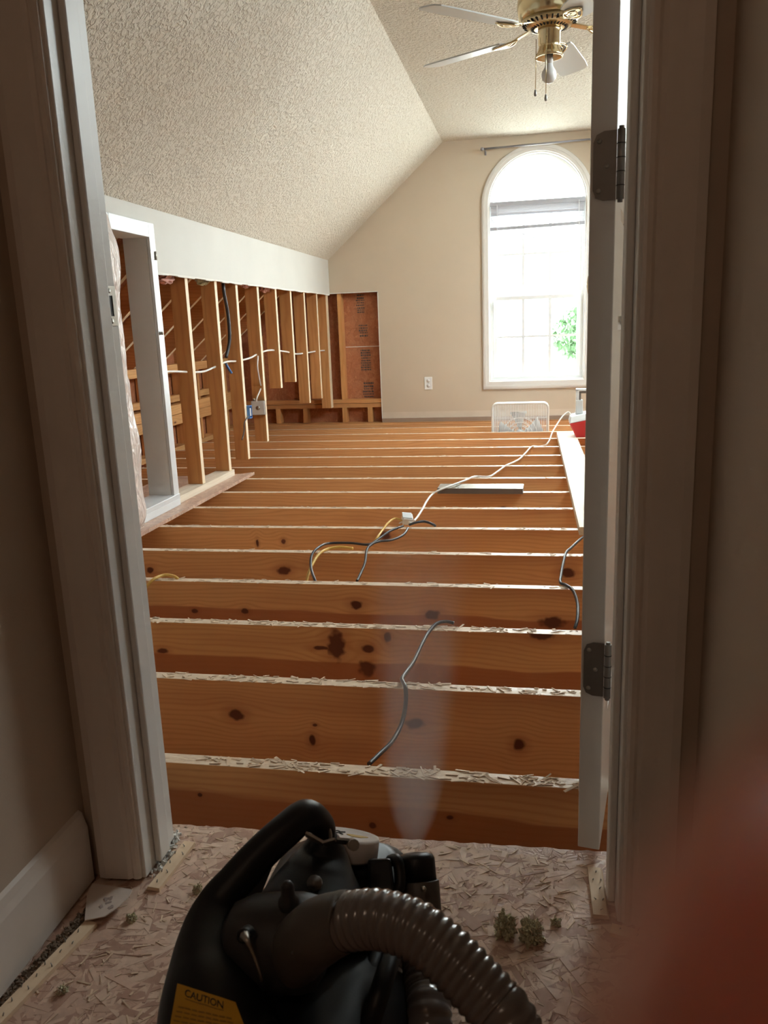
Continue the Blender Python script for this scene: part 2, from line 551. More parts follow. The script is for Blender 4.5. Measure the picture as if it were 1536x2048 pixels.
def skin_mat():
    t = NT('finger_skin')
    f, _ = t.noise(t.co(), 300, 3)
    t.set(t.mix(f, (.46, .13, .09), (.54, .18, .125)), .5, 0, .4)
    t.bsdf.inputs['Subsurface Weight'].default_value = .6
    t.bsdf.inputs['Subsurface Radius'].default_value = (1.0, .25, .12)
    t.bsdf.inputs['Subsurface Scale'].default_value = .004
    w, _ = t.noise(t.vscale(t.co(), (900, 900, 300)), 1.0, 2)
    t.bump(w, .2, .0004)
    return t.m
M['skin'] = skin_mat()
M['nail'] = flat('fingernail', (.62, .36, .30), .3)


def leaf_mat():
    return flat('green_leaves', (.06, .13, .05), .6, var=.5, vscale=3)
M['leaf'] = leaf_mat()
M['bark'] = flat('bark', (.12, .09, .06), .9)
M['grass'] = flat('pale_ground_outside', (.42, .42, .38), .9, var=.1, vscale=.3)

# ------------------------------------------------------------------ room dimensions
XL, XR = -1.85, 1.88            # knee walls
YG = 7.45                       # gable wall face
ZK, ZC = 1.50, 2.42             # knee wall top, flat ceiling
XCL, XCR = -0.785, 0.815        # where the slopes meet the flat ceiling
YH, YW = 1.07, 1.172            # door wall: hall face, room face
JL, JR = -0.625, 0.123          # jamb faces
HL, HR = -0.724, 0.222          # hall side walls
ZF = 0.018                      # top of the subfloor
SL = (ZC - ZK) / (XCL - XL)     # slope of the ceiling
JY0, JS = 1.4941, 0.4064        # back edge of first joist, spacing


def structure(o, label, cat):
    return tag(o, label, cat, kind='structure')


# ------------------------------------------------------------------ ceiling
ceil = structure(empty('ceiling'), 'cream knockdown-textured attic room ceiling with flat middle and sloped sides', 'ceiling')
MB().box(XCL - .02, XCR + .02, YW, YG + .02, ZC, ZC + .03).build('flat_ceiling', M['ceiling'], ceil)
MB().prism([(XL - .012, ZK - .012 * SL + .001), (XCL, ZC), (XCL, ZC + .02), (XL - .012, ZK + .012)], YW, YG + .02, 'y').build('sloped_ceiling', M['ceiling'], ceil)
# right slope with two skylight wells, the second one added for light
SKY = ((3.25, 4.30), (5.15, 6.55))       # along the room
SF0, SF1 = .03, .58                      # across the slope (fractions)
SR = (ZC - ZK) / (XCR - XR)
def rs(fr, dz=0): return (XCR + (XR - XCR) * fr, ZC + (ZK - ZC) * fr + dz)
def slope_piece(f0, f1, y0, y1):
    a, b = rs(f0), rs(f1)
    return MB().prism([a, b, (b[0], b[1] + .03), (a[0], a[1] + .03)], y0, y1, 'y')
pieces = [(0, SF0, YW, YG + .02), (SF1, 1.01, YW, YG + .02), (SF0, SF1, YW, SKY[0][0]), (SF0, SF1, SKY[0][1], SKY[1][0]), (SF0, SF1, SKY[1][1], YG + .02)]
for pc in pieces:
    slope_piece(*pc).build('sloped_ceiling', M['ceiling'], ceil)
nx, nz = -SR, 1.0
ln = math.hypot(nx, nz); nx /= ln; nz /= ln
def skylight(name, y0, y1, label):
    fm = (SF0 + SF1) / 2
    sk = structure(empty(name, (rs(fm)[0], (y0 + y1) / 2, rs(fm)[1])), label, 'skylight')
    a, b = rs(SF0), rs(SF1)
    def put(mb, nm, mat):
        o = mb.build(nm, mat, sk); o.location = -Vector(sk.location)
    for p, q in ((a, (a[0] + .02, a[1] + .02 * SR)), (b, (b[0] - .02, b[1] - .02 * SR))):
        put(MB().prism([p, q, (q[0] + nx * .24, q[1] + nz * .24), (p[0] + nx * .24, p[1] + nz * .24)], y0, y1, 'y'), 'frame_side', M['white'])
    for y in (y0, y1 - .02):
        put(MB().prism([a, b, (b[0] + nx * .24, b[1] + nz * .24), (a[0] + nx * .24, a[1] + nz * .24)], y, y + .02, 'y'), 'frame_side', M['white'])
    put(MB().prism([(a[0] + nx * .2, a[1] + nz * .2), (b[0] + nx * .2, b[1] + nz * .2), (b[0] + nx * .206, b[1] + nz * .206), (a[0] + nx * .206, a[1] + nz * .206)], y0, y1, 'y'), 'pane', M['glass'])
    pz = portal('skylight_portal', ((a[0] + b[0]) / 2 + nx * .23, (y0 + y1) / 2, (a[1] + b[1]) / 2 + nz * .23), (0, 0, 0), 1, 1)
    pz.rotation_euler = Vector((nx, 0, nz)).to_track_quat('Z', 'Y').to_euler()
    w_ = math.hypot(b[0] - a[0], b[1] - a[1])
    pz.data.size, pz.data.size_y = y1 - y0, w_
    if abs((pz.rotation_euler.to_matrix() @ Vector((0, 1, 0))).y) > .7: pz.data.size, pz.data.size_y = w_, y1 - y0
skylight('window_2', *SKY[0], 'white skylight in the right-hand ceiling slope beside the ceiling fan')
skylight('added_skylight', *SKY[1], 'added unseen skylight in the right-hand ceiling slope nearest the gable, for more daylight')  # added opening: lets in more daylight so the sky can be weaker

# ------------------------------------------------------------------ roof over the attic
roof = structure(empty('roof'), 'attic roof behind the knee wall with rafters and reddish board decking', 'roof')
def rz(x, d=0): return ZK + SL * (x - XL) + d
nl = math.hypot(1, SL)
for i in range(16):
    y = 2.66 + .4064 * i
    if y > 7.4: break
    MB().prism([(-2.9, rz(-2.9, .024)), (XCL, rz(XCL, .024)), (XCL, rz(XCL) + .14 * nl), (-2.9, rz(-2.9) + .14 * nl)], -.019, .019, 'y', edge=1).build('rafter', [M['rafter'], M['stud_edge']], roof, loc=(0, y, 0))
RD = .142 * nl
for y0, y1 in ((1.0, 2.78), (2.785, 5.218), (5.223, 7.6)):
    MB().prism([(-3.3, rz(-3.3) + RD), (-1.9, rz(-1.9) + RD), (-1.9, rz(-1.9) + RD + .02), (-3.3, rz(-3.3) + RD + .02)], y0, y1, 'y').build('roof_board', M['sheath'], roof)
    MB().prism([(-1.898, rz(-1.898) + RD), (0.05, rz(0.05) + RD), (0.05, rz(0.05) + RD + .02), (-1.898, rz(-1.898) + RD + .02)], y0, y1, 'y').build('roof_board', M['sheath'], roof)

# ------------------------------------------------------------------ gable wall
def arch(cx, zs, r, x0, x1, z0, n=28):
    """outline: sill, jambs and a half-round head, counter-clockwise"""
    pts = [(x0, z0), (x1, z0)]
    for i in range(n + 1):
        a = PI * i / n
        pts.append((cx + r * math.cos(a), zs + r * math.sin(a)))
    return pts
WC, WS = 0.015, 1.875
def warch(off, zb):
    r = .473 - off
    return arch(WC, WS, r, WC - r, WC + r, zb)

def holed(outer, hole, y0, y1, name, mat, parent):
    bm = bmesh.new()
    es = []
    for loop in (outer, hole):
        vs = [bm.verts.new((p[0], y0, p[1])) for p in loop]
        es += [bm.edges.new((vs[i], vs[(i + 1) % len(vs)])) for i in range(len(vs))]
    g = bmesh.ops.triangle_fill(bm, use_beauty=True, edges=es)
    ex = bmesh.ops.extrude_face_region(bm, geom=list(bm.faces))
    bmesh.ops.translate(bm, verts=[v for v in ex['geom'] if isinstance(v, bmesh.types.BMVert)], vec=(0, y1 - y0, 0))
    bmesh.ops.recalc_face_normals(bm, faces=bm.faces)
    me = bpy.data.meshes.new(name); bm.to_mesh(me); bm.free(); me.materials.append(mat)
    o = bpy.data.objects.new(name, me); col.objects.link(o); o.parent = parent
    return o

wf = structure(empty('wall_far'), 'tan gable wall with its lower left drywall cut away to show sheathing', 'wall')
PX, PZ = -1.40, 1.204           # cut patch
hole = warch(.062, .375)
holed([(PX, .055), (XR + .05, .055), (XR + .05, ZK), (XCR, ZC + .01), (XCL, ZC + .01), (XL - .02, ZK - .01), (XL - .02, PZ), (PX, PZ)], hole, YG, YG + .012, 'drywall', M['tan'], wf)
MB().box(PX - .006, PX + .001, YG - .001, YG + .013, .052, PZ).box(XL, PX, YG - .001, YG + .013, PZ - .001, PZ + .006).build('cut_edge', M['gyp'], wf)
holed([(-3.3, -.31), (3.3, -.31), (3.3, .9), (.05, 3.5), (-3.3, .9)], hole, YG + .101, YG + .115, 'sheathing_board', M['sheath'], wf)
for x, z0, z1 in ((-1.767, .24, 1.6), (-2.17, .24, 1.0), (-2.57, .24, .85), (-1.36, .05, 2.3), (-.96, .05, 2.3), (.5, .05, 2.3), (.9, .05, 2.3), (1.3, .05, 2.0)):
    MB().box(-.019, .019, YG + .013, YG + .10, z0, z1).build('stud', M['stud'], wf, loc=(x, 0, 0))
for x in (-2.42, -2.15, -1.765, -1.52):
    MB().box(-.022, .022, YG + .013, YG + .10, .022, .16).build('short_stud', M['stud'], wf, loc=(x, 0, 0))
for z in (.16, .201):
    MB().box(-2.9, PX + .05, YG + .013, YG + .10, z, z + .037).build('horizontal_plate', M['platex'], wf)
MB().box(-2.9, XR, YG - .06, YG + .10, -.02, .02).build('bottom_plate', M['platex'], wf)
MB().box(-2.9, XR, YG - .10, YG - .061, -.285, .012).build('rim_joist', M['joist'], wf)
MB().box(PX, XR, YG - .02, YG + .10, .02, .056).build('sole_plate', M['greyplate'], wf)
MB().box(PX + .001, XR, YG - .0012, YG - .0002, .056, .112).build('unpainted_strip', M['bare'], wf)
# seam and printed stamps on the sheathing
MB().box(-1.745, PX, YG + .096, YG + .101, .716, .722).build('panel_seam', M['gyp'], wf)
rng = random.Random(3)
for x0, x1, z0, z1 in ((-1.62, -1.53, .80, .917), (-1.61, -1.51, .51, .69), (-1.60, -1.493, .24, .387), (-1.63, -1.55, 1.02, 1.19)):
    s = MB()
    zz = z1
    while zz > z0:
        h = rng.uniform(.008, .018)
        xx = x0 + rng.uniform(0, .015)
        while xx < x1:
            wd = rng.uniform(.006, .02)
            s.box(xx, min(xx + wd, x1), YG + .0990, YG + .1012, zz - h, zz)
            xx += wd + rng.uniform(.003, .007)
        zz -= h + rng.uniform(.007, .014)
    s.build('printed_stamp', M['stamp'], wf)
# outer half of the gable, closing the attic ends
gz = structure(empty('wall_front'), 'door wall between the hall and the gutted attic room', 'wall')
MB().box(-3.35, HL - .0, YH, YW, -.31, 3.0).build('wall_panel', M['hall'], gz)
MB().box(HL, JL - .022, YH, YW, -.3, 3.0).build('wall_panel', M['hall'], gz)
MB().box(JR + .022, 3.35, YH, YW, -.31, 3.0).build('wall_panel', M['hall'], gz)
MB().box(JL - .022, JR + .022, YH, YW, 2.06, 3.0).build('wall_panel', M['hall'], gz)
wr = structure(empty('wall_right'), 'plain tan knee wall on the right side behind the open door', 'wall')
MB().box(XR, XR + .012, YW, YG, .04, ZK + .02).build('drywall', M['tan'], wr)
MB().box(XR + .02, XR + .10, YW, YG + .1, -.31, ZK + .03).build('framing', M['stud'], wr)

# ------------------------------------------------------------------ window in the gable
w1 = structure(empty('window_1', (WC, YG, .30)), 'tall arched white window with half-round top glowing with daylight', 'window')
def W(mb, name, mat, bevel=0, parent=None):
    o = mb.build(name, mat, parent or w1, bevel)
    if parent is None: o.location = -Vector(w1.location)
    return o
W(MB().ring(warch(0, .303), warch(.058, .375), YG - .020, YG - .001), 'casing', M['white'], .004)
W(MB().ring(warch(.012, .318), warch(.030, .335), YG - .026, YG - .020), 'casing_bead', M['white'])
W(MB().ring(warch(.056, .373), warch(.068, .385), YG - .004, YG + .12), 'reveal', M['white'])
W(MB().ring(warch(.068, .385), warch(.092, .405), YG + .055, YG + .095), 'outer_frame', M['vinyl'], .003)
ri = .473 - .092
W(MB().box(WC - ri - .01, WC + ri + .01, YG + .055, YG + .1, WS - .02, WS + .02), 'transom_bar', M['vinyl'], .003)
def sash(z0, z1, y, name):
    e = empty(name, (0, 0, 0), parent=w1); e.location = -Vector(w1.location)
    x0, x1 = WC - ri, WC + ri
    s = .032
    MB().box(x0, x0 + s, y, y + .028, z0, z1).box(x1 - s, x1, y, y + .028, z0, z1).box(x0 + s, x1 - s, y, y + .028, z0, z0 + .036).box(x0 + s, x1 - s, y, y + .028, z1 - .036, z1).build('sash_frame', M['vinyl'], e, .003)
    MB().box(x0 + s, x1 - s, y + .012, y + .016, z0 + .036, z1 - .036).build('pane', M['glass'], e)
    for k in (1, 2):
        x = x0 + s + (x1 - x0 - 2 * s) * k / 3
        MB().box(x - .013, x + .013, y + .005, y + .011, z0 + .036, z1 - .036).build('muntin', M['vinyl'], e)
    zm = (z0 + z1) / 2
    MB().box(x0 + s, x1 - s, y + .004, y + .0105, zm - .010, zm + .010).build('muntin', M['vinyl'], e)
    return e
lo = sash(.405, 1.115, YG + .046, 'lower_sash')
up = sash(1.085, WS - .02, YG + .076, 'upper_sash')
MB().box(WC - ri + .005, WC - ri + .03, YG + .032, YG + .046, 1.0, 1.06).build('sash_latch', M['vinyl'], lo)
W(MB().prism([(WC + (ri - .005) * math.cos(PI * i / 24), WS + .02 + (ri - .02) * math.sin(PI * i / 24)) for i in range(25)], YG + .074, YG + .078, 'y'), 'half_round_pane', M['glass'])
portal('window_portal', (WC, YG + .16, 1.33), (math.radians(90), 0, 0), .86, 2.0)
# mini blind
bl = tag(empty('window_blind', (WC, YG + .03, 1.67)), 'grey-white mini blind drawn up crookedly below the arch of the window', 'blind')
def B(mb, name, mat):
    o = mb.build(name, mat, bl); o.location = -Vector(bl.location); return o
x0, x1 = WC - .40, WC + .40
B(MB().box(x0, x1, YG + .005, YG + .042, 1.868, 1.905), 'headrail', M['rail'])
n = 13
for i in range(n):
    z = 1.864 - i * .0122
    tl = math.radians(-42 if i < 6 else -4)
    B(MB().obox((WC, YG + .024, z), (.79, .025, .0012), Euler((tl, 0, 0)).to_matrix()), 'slat', M['blind'])
B(MB().obox((WC, YG + .024, 1.69), (.80, .028, .026), Euler((0, math.radians(-.9), 0)).to_matrix()), 'bottom_rail', M['rail'])
B(MB().tube([(x0 + .06, YG - .002, 1.88), (x0 + .06, YG - .006, 1.66)], .004, 6), 'tilt_wand', M['blind'])
B(MB().tube([(x1 - .05, YG - .002, 1.88), (x1 - .045, YG - .004, 1.55)], .002, 5), 'lift_cord', M['cord_white'])
wand = MB().tube([ony(1040, 466, YG + .03), ony(1108, 487, YG + .03)], .005, 6).build('fallen_tilt_wand', M['blind'])
wand.parent = bl; wand.location = -Vector(bl.location)
# curtain rod
rod = tag(empty('curtain_rod', (0, YG - .08, 2.32)), 'thin dark curtain rod fixed above the arched window', 'curtain rod')
def Rr(mb, name, mat):
    o = mb.build(name, mat, rod); o.location = -Vector(rod.location); return o
Rr(MB().tube([(-.44, YG - .08, 2.323), (.62, YG - .08, 2.336)], .008, 8), 'rod', M['darkmetal'])
for x in (-.44, .62):
    Rr(MB().lathe([(0, -.02), (.013, -.012), (.015, 0), (.010, .012), (0, .014)], Matrix.Translation((x, YG - .08, 2.323 if x < 0 else 2.336)) @ Matrix.Rotation(PI / 2, 4, 'Y'), 10), 'finial', M['darkmetal'])
for x in (-.42, .60):
    Rr(MB().tube([(x, YG - .08, 2.315), (x, YG - .04, 2.300), (x, YG, 2.300)], .005, 6).box(x - .008, x + .008, YG - .004, YG, 2.285, 2.315), 'bracket', M['darkmetal'])
# outlet
ol = tag(empty('wall_outlet', (-.96, YG, .371)), 'white wall outlet on tan gable wall', 'outlet')
MB().box(-.036, .036, -.006, 0, -.058, .058).build('cover_plate', M['vinyl'], ol, .003)
for z in (-.022, .022):
    r = MB().lathe([(.0, -.001), (.015, -.001), (.015, .003), (0, .003)], Matrix.Translation((0, -.006, z)) @ Matrix.Rotation(PI / 2, 4, 'X'), 14).build('receptacle', M['cap'], ol)
    MB().box(-.007, -.005, -.0105, -.0088, z - .004, z + .005).box(.005, .007, -.0105, -.0088, z - .004, z + .005).build('slot', M['ink'], r)
MB().lathe([(0, 0), (.003, 0), (.003, .001), (0, .001)], Matrix.Translation((0, -.006, 0)) @ Matrix.Rotation(PI / 2, 4, 'X'), 8).build('screw', M['steel'], ol)

# ------------------------------------------------------------------ outside
gr = structure(MB().box(-60, 60, 8.4, 120, -3.3, -3.2).build('ground_outside', M['grass']), 'pale ground outside the arched window', 'ground')
tree = tag(empty('tree', (1.72, 24, -3.2)), 'green leafy tree top seen through the lower window panes', 'tree')
MB().tube([(0, 0, -.6), (.1, 0, 1.6), (0, .1, 3.0)], [.16, .12, .06], 8).build('trunk', M['bark'], tree)
tree.location.z = -2.6
s = MB(); rr = random.Random(5)
for i in range(2600):
    while True:
        p = Vector((rr.uniform(-1, 1), rr.uniform(-1, 1), rr.uniform(-1, 1)))
        if .35 < p.length < 1: break
    c = Vector((p.x * 1.15 - .1, p.y * 1.0, 3.1 + p.z * .85))
    m = Euler((rr.uniform(0, 6), rr.uniform(0, 6), rr.uniform(0, 6))).to_matrix()
    L = rr.uniform(.07, .14)
    s.add([c + m @ Vector(q) for q in ((-L, 0, 0), (0, -L * .4, .01), (L, 0, 0), (0, L * .4, .01))], [(0, 1, 2), (0, 2, 3)])
tag(s.build('foliage', M['leaf'], tree), kind='stuff')

# ------------------------------------------------------------------ hall
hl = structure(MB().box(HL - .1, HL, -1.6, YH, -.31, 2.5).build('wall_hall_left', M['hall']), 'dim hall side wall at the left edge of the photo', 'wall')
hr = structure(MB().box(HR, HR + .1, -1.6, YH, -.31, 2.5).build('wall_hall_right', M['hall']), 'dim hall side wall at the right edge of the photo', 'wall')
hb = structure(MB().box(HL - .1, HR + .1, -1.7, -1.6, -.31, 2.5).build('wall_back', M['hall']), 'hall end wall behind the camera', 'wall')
hc = structure(MB().box(HL - .1, HR + .1, -1.7, YH, 2.42, 2.5).build('ceiling_hall', M['ceiling']), 'low hall ceiling above the doorway', 'ceiling')
bbp = [(0, 0), (.013, 0), (.013, .098), (.009, .110), (.006, .122), (0, .126)]
b1 = MB().prism([(HL + p[0], ZF + .006 + p[1]) for p in bbp], -1.6, YH - .016, 'y').build('baseboard_left', M['white_dirty'])
structure(b1, 'white baseboard along the left hall wall', 'baseboard')
b2 = MB().prism([(HR - p[0], ZF + .006 + p[1]) for p in bbp], -1.6, YH - .016, 'y').build('baseboard_right', M['white_dirty'])
structure(b2, 'white baseboard along the right hall wall', 'baseboard')

# added fill lamp, unseen behind the camera, to brighten the dim hall
lamp = tag(empty('hall_fill_light', (-.25, -.75, 2.42)), 'added round fill lamp on the hall ceiling, unseen behind the camera', 'fill lamp')
MB().lathe([(0, 0), (.13, 0), (.135, -.012), (.125, -.022), (0, -.022)], None, 28).build('lamp_base', M['white'], lamp)
def lamp_mat():
    t = NT('warm_fill_glass')
    t.set((.8, .75, .68), .4)
    t.bsdf.inputs['Emission Color'].default_value = (1.0, .74, .55, 1)
    t.bsdf.inputs['Emission Strength'].default_value = 9.0
    return t.m
MB().lathe([(.118, -.022), (.115, -.045), (.09, -.07), (.05, -.084), (0.001, -.088)], None, 28).build('lamp_glass', lamp_mat(), lamp)

# ------------------------------------------------------------------ door frame
df = structure(empty('trim_1', ((JL + JR) / 2, YH, ZF)), 'scuffed white doorway frame with moulded casing and door stop', 'door frame')
def D(mb, name, mat, parent=None, bevel=0):
    o = mb.build(name, mat, parent or df, bevel)
    o.location = -Vector(df.location) if parent is None else (0, 0, 0)
    return o
DT = 2.05
# casings (profile from the wall edge to the opening)
Yc = YH
prof = [(0, 0), (0, -.017), (.012, -.0185), (.030, -.0165), (.050, -.0155), (.056, -.012), (.060, -.014), (.066, -.0135), (.070, -.010), (.070, 0)]
D(MB().prism([(JL - .075 + p[0], Yc + p[1]) for p in prof], ZF + .01, DT + .06, 'z'), 'casing', M['white_dirty'])
D(MB().prism([(JR + .075 - p[0], Yc + p[1]) for p in prof][::-1], ZF + .012, DT + .06, 'z'), 'casing', M['white_dirty'])
D(MB().box(JL - .075, JR + .075, Yc - .017, Yc, DT + .005, DT + .075), 'casing', M['white_dirty'])
for x0, x1 in ((JL - .085, JL - .014), (JR + .012, JR + .082)):
    D(MB().box(x0, x1, YW, YW + .016, .03, DT + .06), 'room_casing', M['white'], bevel=.003)
# jambs
jl = D(MB().box(JL - .020, JL, YH - .004, YW + .002, ZF + .006, DT), 'jamb', M['white'], bevel=.002)
jr = D(MB().box(JR, JR + .020, YH - .004, YW + .002, ZF + .006, DT), 'jamb', M['white'], bevel=.002)
D(MB().box(JL - .020, JR + .020, YH - .004, YW + .002, DT, DT + .018), 'head_jamb', M['white'])
D(MB().box(JL, JL + .011, YH + .030, YH + .066, ZF + .012, DT), 'door_stop', M['white'], bevel=.003)
D(MB().box(JR - .011, JR, YH + .030, YH + .066, ZF + .012, DT), 'door_stop', M['white'], bevel=.003)
# strike plate
p0 = onx(222, 612, JL)
sp = MB().ring([(-.018, -.029), (.018, -.029), (.018, .029), (-.018, .029)], [(-.008, -.015), (.008, -.015), (.008, .015), (-.008, .015)], 0, .0016)
spo = D(MB(), 'strike_plate', M['brass'])
spo.data = sp.mesh('strike_plate', M['steel'])
spo.matrix_local = Matrix.Translation(Vector((JL + .0002, YW - .020, p0.z)) - Vector(df.location)) @ Matrix.Rotation(-PI / 2, 4, 'Z')
ih = MB().box(-.008, .008, -.0004, .0004, -.015, .015).build('latch_hole', M['ink'], spo)
for z in (-.022, .022):
    MB().lathe([(0, 0), (.004, 0), (.003, .0012), (0, .0014)], Matrix.Translation((0, .0015, z)) @ Matrix.Rotation(-PI / 2, 4, 'X'), 10).build('screw', M['steel'], spo)

# ------------------------------------------------------------------ open door
th = math.radians(9.2)
door = structure(empty('door_1', (.074, 1.222, .036), (0, 0, -th)), 'white panelled room door swung wide open, seen by its hinge edge', 'door')
# local: x = thickness (0 .. .035, towards the right wall), y = along the leaf, z = up
DW, DH2, TK = .72, 1.99, .035
MB().box(0, TK, 0, .11, 0, DH2).build('hinge_stile', M['white'], door, .0015)
MB().box(0, TK, DW - .11, DW, 0, DH2).build('latch_stile', M['white'], door, .0015)
for z0, z1 in ((0, .20), (.86, 1.0), (1.52, 1.62), (DH2 - .11, DH2)):
    MB().box(0.0003, TK - .0003, .11, DW - .11, z0, z1).build('rail', M['white'], door)
MB().box(0.0005, TK - .0005, DW / 2 - .045, DW / 2 + .045, .20, DH2 - .11).build('mullion', M['white'], door)
for y0, y1 in ((.11, DW / 2 - .045), (DW / 2 + .045, DW - .11)):
    for z0, z1 in ((.20, .86), (1.0, 1.52), (1.62, DH2 - .11)):
        mb = MB().box(.010, TK - .010, y0, y1, z0, z1)
        for sx, xo, xi in ((1, TK - .010, TK - .003), (-1, .010, .003)):
            g = .022
            vs = [(xo, y0 + .01, z0 + .01), (xo, y1 - .01, z0 + .01), (xo, y1 - .01, z1 - .01), (xo, y0 + .01, z1 - .01),
                  (xi, y0 + g, z0 + g), (xi, y1 - g, z0 + g), (xi, y1 - g, z1 - g), (xi, y0 + g, z1 - g)]
            mb.add(vs, [(4, 5, 6, 7), (0, 1, 5, 4), (1, 2, 6, 5), (2, 3, 7, 6), (3, 0, 4, 7)])
        mb.build('raised_panel', M['white'], door)
kn = MB().lathe([(0, 0), (.028, 0), (.028, .006), (.011, .010), (.011, .035), (.024, .045), (.027, .056), (.020, .066), (0, .069)], Matrix.Translation((0, DW - .06, .93)) @ Matrix.Rotation(-PI / 2, 4, 'Y'), 18).build('door_knob', M['brass'], door)
kn2 = MB().lathe([(0, 0), (.028, 0), (.028, .006), (.011, .010), (.011, .035), (.024, .045), (.027, .056), (.020, .066), (0, .069)], Matrix.Translation((TK, DW - .06, .93)) @ Matrix.Rotation(PI / 2, 4, 'Y'), 18).build('door_knob', M['brass'], door)
def hinge(zc, h, mat):
    z = zc - .036
    # leaf on the door edge with clipped corners
    r = .014
    poly = [(TK, -h / 2), (TK, h / 2), (.004 + r, h / 2), (.004 + r * .3, h / 2 - r * .3), (.004, h / 2 - r), (.004, -h / 2 + r), (.004 + r * .3, -h / 2 + r * .3), (.004 + r, -h / 2)]
    hg = MB().prism([(p[0], p[1] + z) for p in poly], -.0022, -.0002, 'y').build('hinge_leaf', mat, door)
    MB().tube([(TK + .006, -.004, z - h / 2), (TK + .006, -.004, z + h / 2)], .0055, 10).tube([(TK + .006, -.004, z - h / 2 - .004), (TK + .006, -.004, z + h / 2 + .004)], .0035, 8).build('hinge_pin', mat, hg)
    for k in range(1, 5):
        zz = z - h / 2 + h * k / 5
        MB().lathe([(.0058, -.0006), (.0058, .0006)], Matrix.Translation((TK + .006, -.004, zz)), 10).build('knuckle_gap', M['ink'], hg)
    for (x, dz) in ((.012, h * .36), (.022, 0), (.012, -h * .36)):
        MB().lathe([(0, 0), (.0036, 0), (.003, .0008), (0, .001)], Matrix.Translation((x, -.0022, z + dz)) @ Matrix.Rotation(PI / 2, 4, 'X'), 8).build('screw', M['steel'], hg)
hinge(.357, .089, M['bronze'])
hinge(1.096, .089, M['bronze'])

# ------------------------------------------------------------------ floor: subfloor landing and joists
floor = structure(empty('floor'), 'opened-up floor of bare pine joists beyond a strand-board landing', 'floor')
MB().box(HL, HR, -1.6, .49, 0, ZF).build('subfloor_board', M['osb'], floor)
def rough_edge():
    # landing board with a slightly ragged sawn front edge
    rg = random.Random(11)
    pts = [(HL, .492)]
    top = []
    x = HL
    while x < HR:
        top.append((x, 1.222 + (x - JL) / (JR - JL) * .018 + rg.uniform(-.002, .002))); x += .012
    top.append((HR, 1.238))
    return [(HL, .492), (HR, .492)] + top[::-1]
lb_ = MB().prism(rough_edge(), 0, ZF, 'z').build('subfloor_board', M['osb'], floor)
sm_ = [flat('strand_pale', (.70, .52, .41), .36, spec=.6, var=.25, vscale=70), flat('strand_pink', (.62, .43, .335), .4, spec=.6, var=.25, vscale=70), flat('strand_brown', (.45, .28, .21), .5, var=.25, vscale=70)]
s = MB(); rg = random.Random(77)
for i in range(2600):
    x, y = rg.uniform(HL + .02, HR - .02), rg.uniform(.74, 1.215)
    L = rg.uniform(.02, .10); wd = rg.uniform(.003, .022) if rg.random() < .8 else rg.uniform(.0006, .002)
    an = rg.gauss(.35, .7) if rg.random() < .65 else rg.uniform(0, PI)
    m_ = Euler((rg.uniform(-.05, .05), rg.uniform(-.018, .018), an)).to_matrix()
    mi_ = rg.choice((0, 0, 1, 1, 2)) if wd > .004 else rg.choice((0, 2, 2))
    if y + abs(math.sin(an)) * L / 2 > 1.224: continue
    s.obox((x, y, ZF - .0004 + rg.uniform(-.0002, .0003)), (L, wd, .0009), m_, mi_)
tag(s.build('surface_strands', sm_, lb_), kind='stuff')
MB().box(-3.2, 3.2, -1.7, YG + .12, -.312, -.298).build('ceiling_board_below', M['void'], floor)
MB().box(-.9, .4, 1.08, 1.118, -.288, -.001).build('joist', [M['joist'], M['joist_top']], floor)
def kn_at(lst, Y):
    out = []
    for px, py, ru, rv in lst:
        p = ony(px, py, Y - .038)
        out.append((p.x, p.z, ru, rv))
    return out
KN = {0: ([(400, 1590, .006, .005), (745, 1650, .008, .009), (900, 1635, .009, .006)], -.070),
      1: ([(472, 1430, .024, .017), (625, 1480, .011, .016), (630, 1450, .007, .005), (830, 1448, .026, .017), (1038, 1490, .017, .018)], None),
      2: ([(672, 1290, .030, .055), (735, 1297, .022, .016), (775, 1275, .012, .018), (733, 1338, .03, .028), (640, 1296, .03, .008), (1085, 1268, .04, .020), (325, 1302, .02, .01)], -.115),
      3: ([(712, 1210, .026, .018), (865, 1230, .028, .020), (490, 1223, .016, .012), (390, 1222, .014, .010), (1105, 1245, .05, .022)], -.105),
      4: ([(568, 1141, .030, .020), (1135, 1146, .030, .022), (300, 1140, .02, .015)], None),
      5: ([(515, 1087, .008, .020), (567, 1083, .012, .014), (770, 1071, .03, .022)], None)}
jm = {}
for k, (kl, ht) in KN.items():
    jm[k] = wood('pine_joist_knotted', PL, PD, PR, 'X', 190 if k != 1 else 240, kn_at(kl, JY0 + JS * k), ht)
rg = random.Random(21)
NJ = 15
for k in range(NJ):
    Y = JY0 + JS * k
    if Y > YG - .11: break
    mats = [jm.get(k, M['joist']), M['joist_top']]
    dz = rg.uniform(-.0015, .0015)
    j = MB().box(-2.86, 2.6, -.038, 0, -.286, dz, 0, 1).build('joist', mats, floor, .0015 if k < 8 else 0, loc=(0, Y, 0))
    # torn strands of the old subfloor glued to the top
    s = MB()
    cnt = 150 if k < 3 else (90 if k < 7 else 40)
    for i in range(cnt):
        x = rg.uniform(-1.75 if k > 4 else -.72 - k * .28, .22)
        L = rg.uniform(.006, .035); wd = rg.uniform(.002, .007)
        yy = rg.uniform(-.040, .001)
        m = Euler((rg.uniform(-.3, .3), rg.uniform(-.12, .12), rg.gauss(0, .5))).to_matrix()
        s.obox((x, yy, dz + .0012), (L, wd, .0012), m, 0)
    tag(s.build('torn_strands', M['chip'], j), kind='stuff')

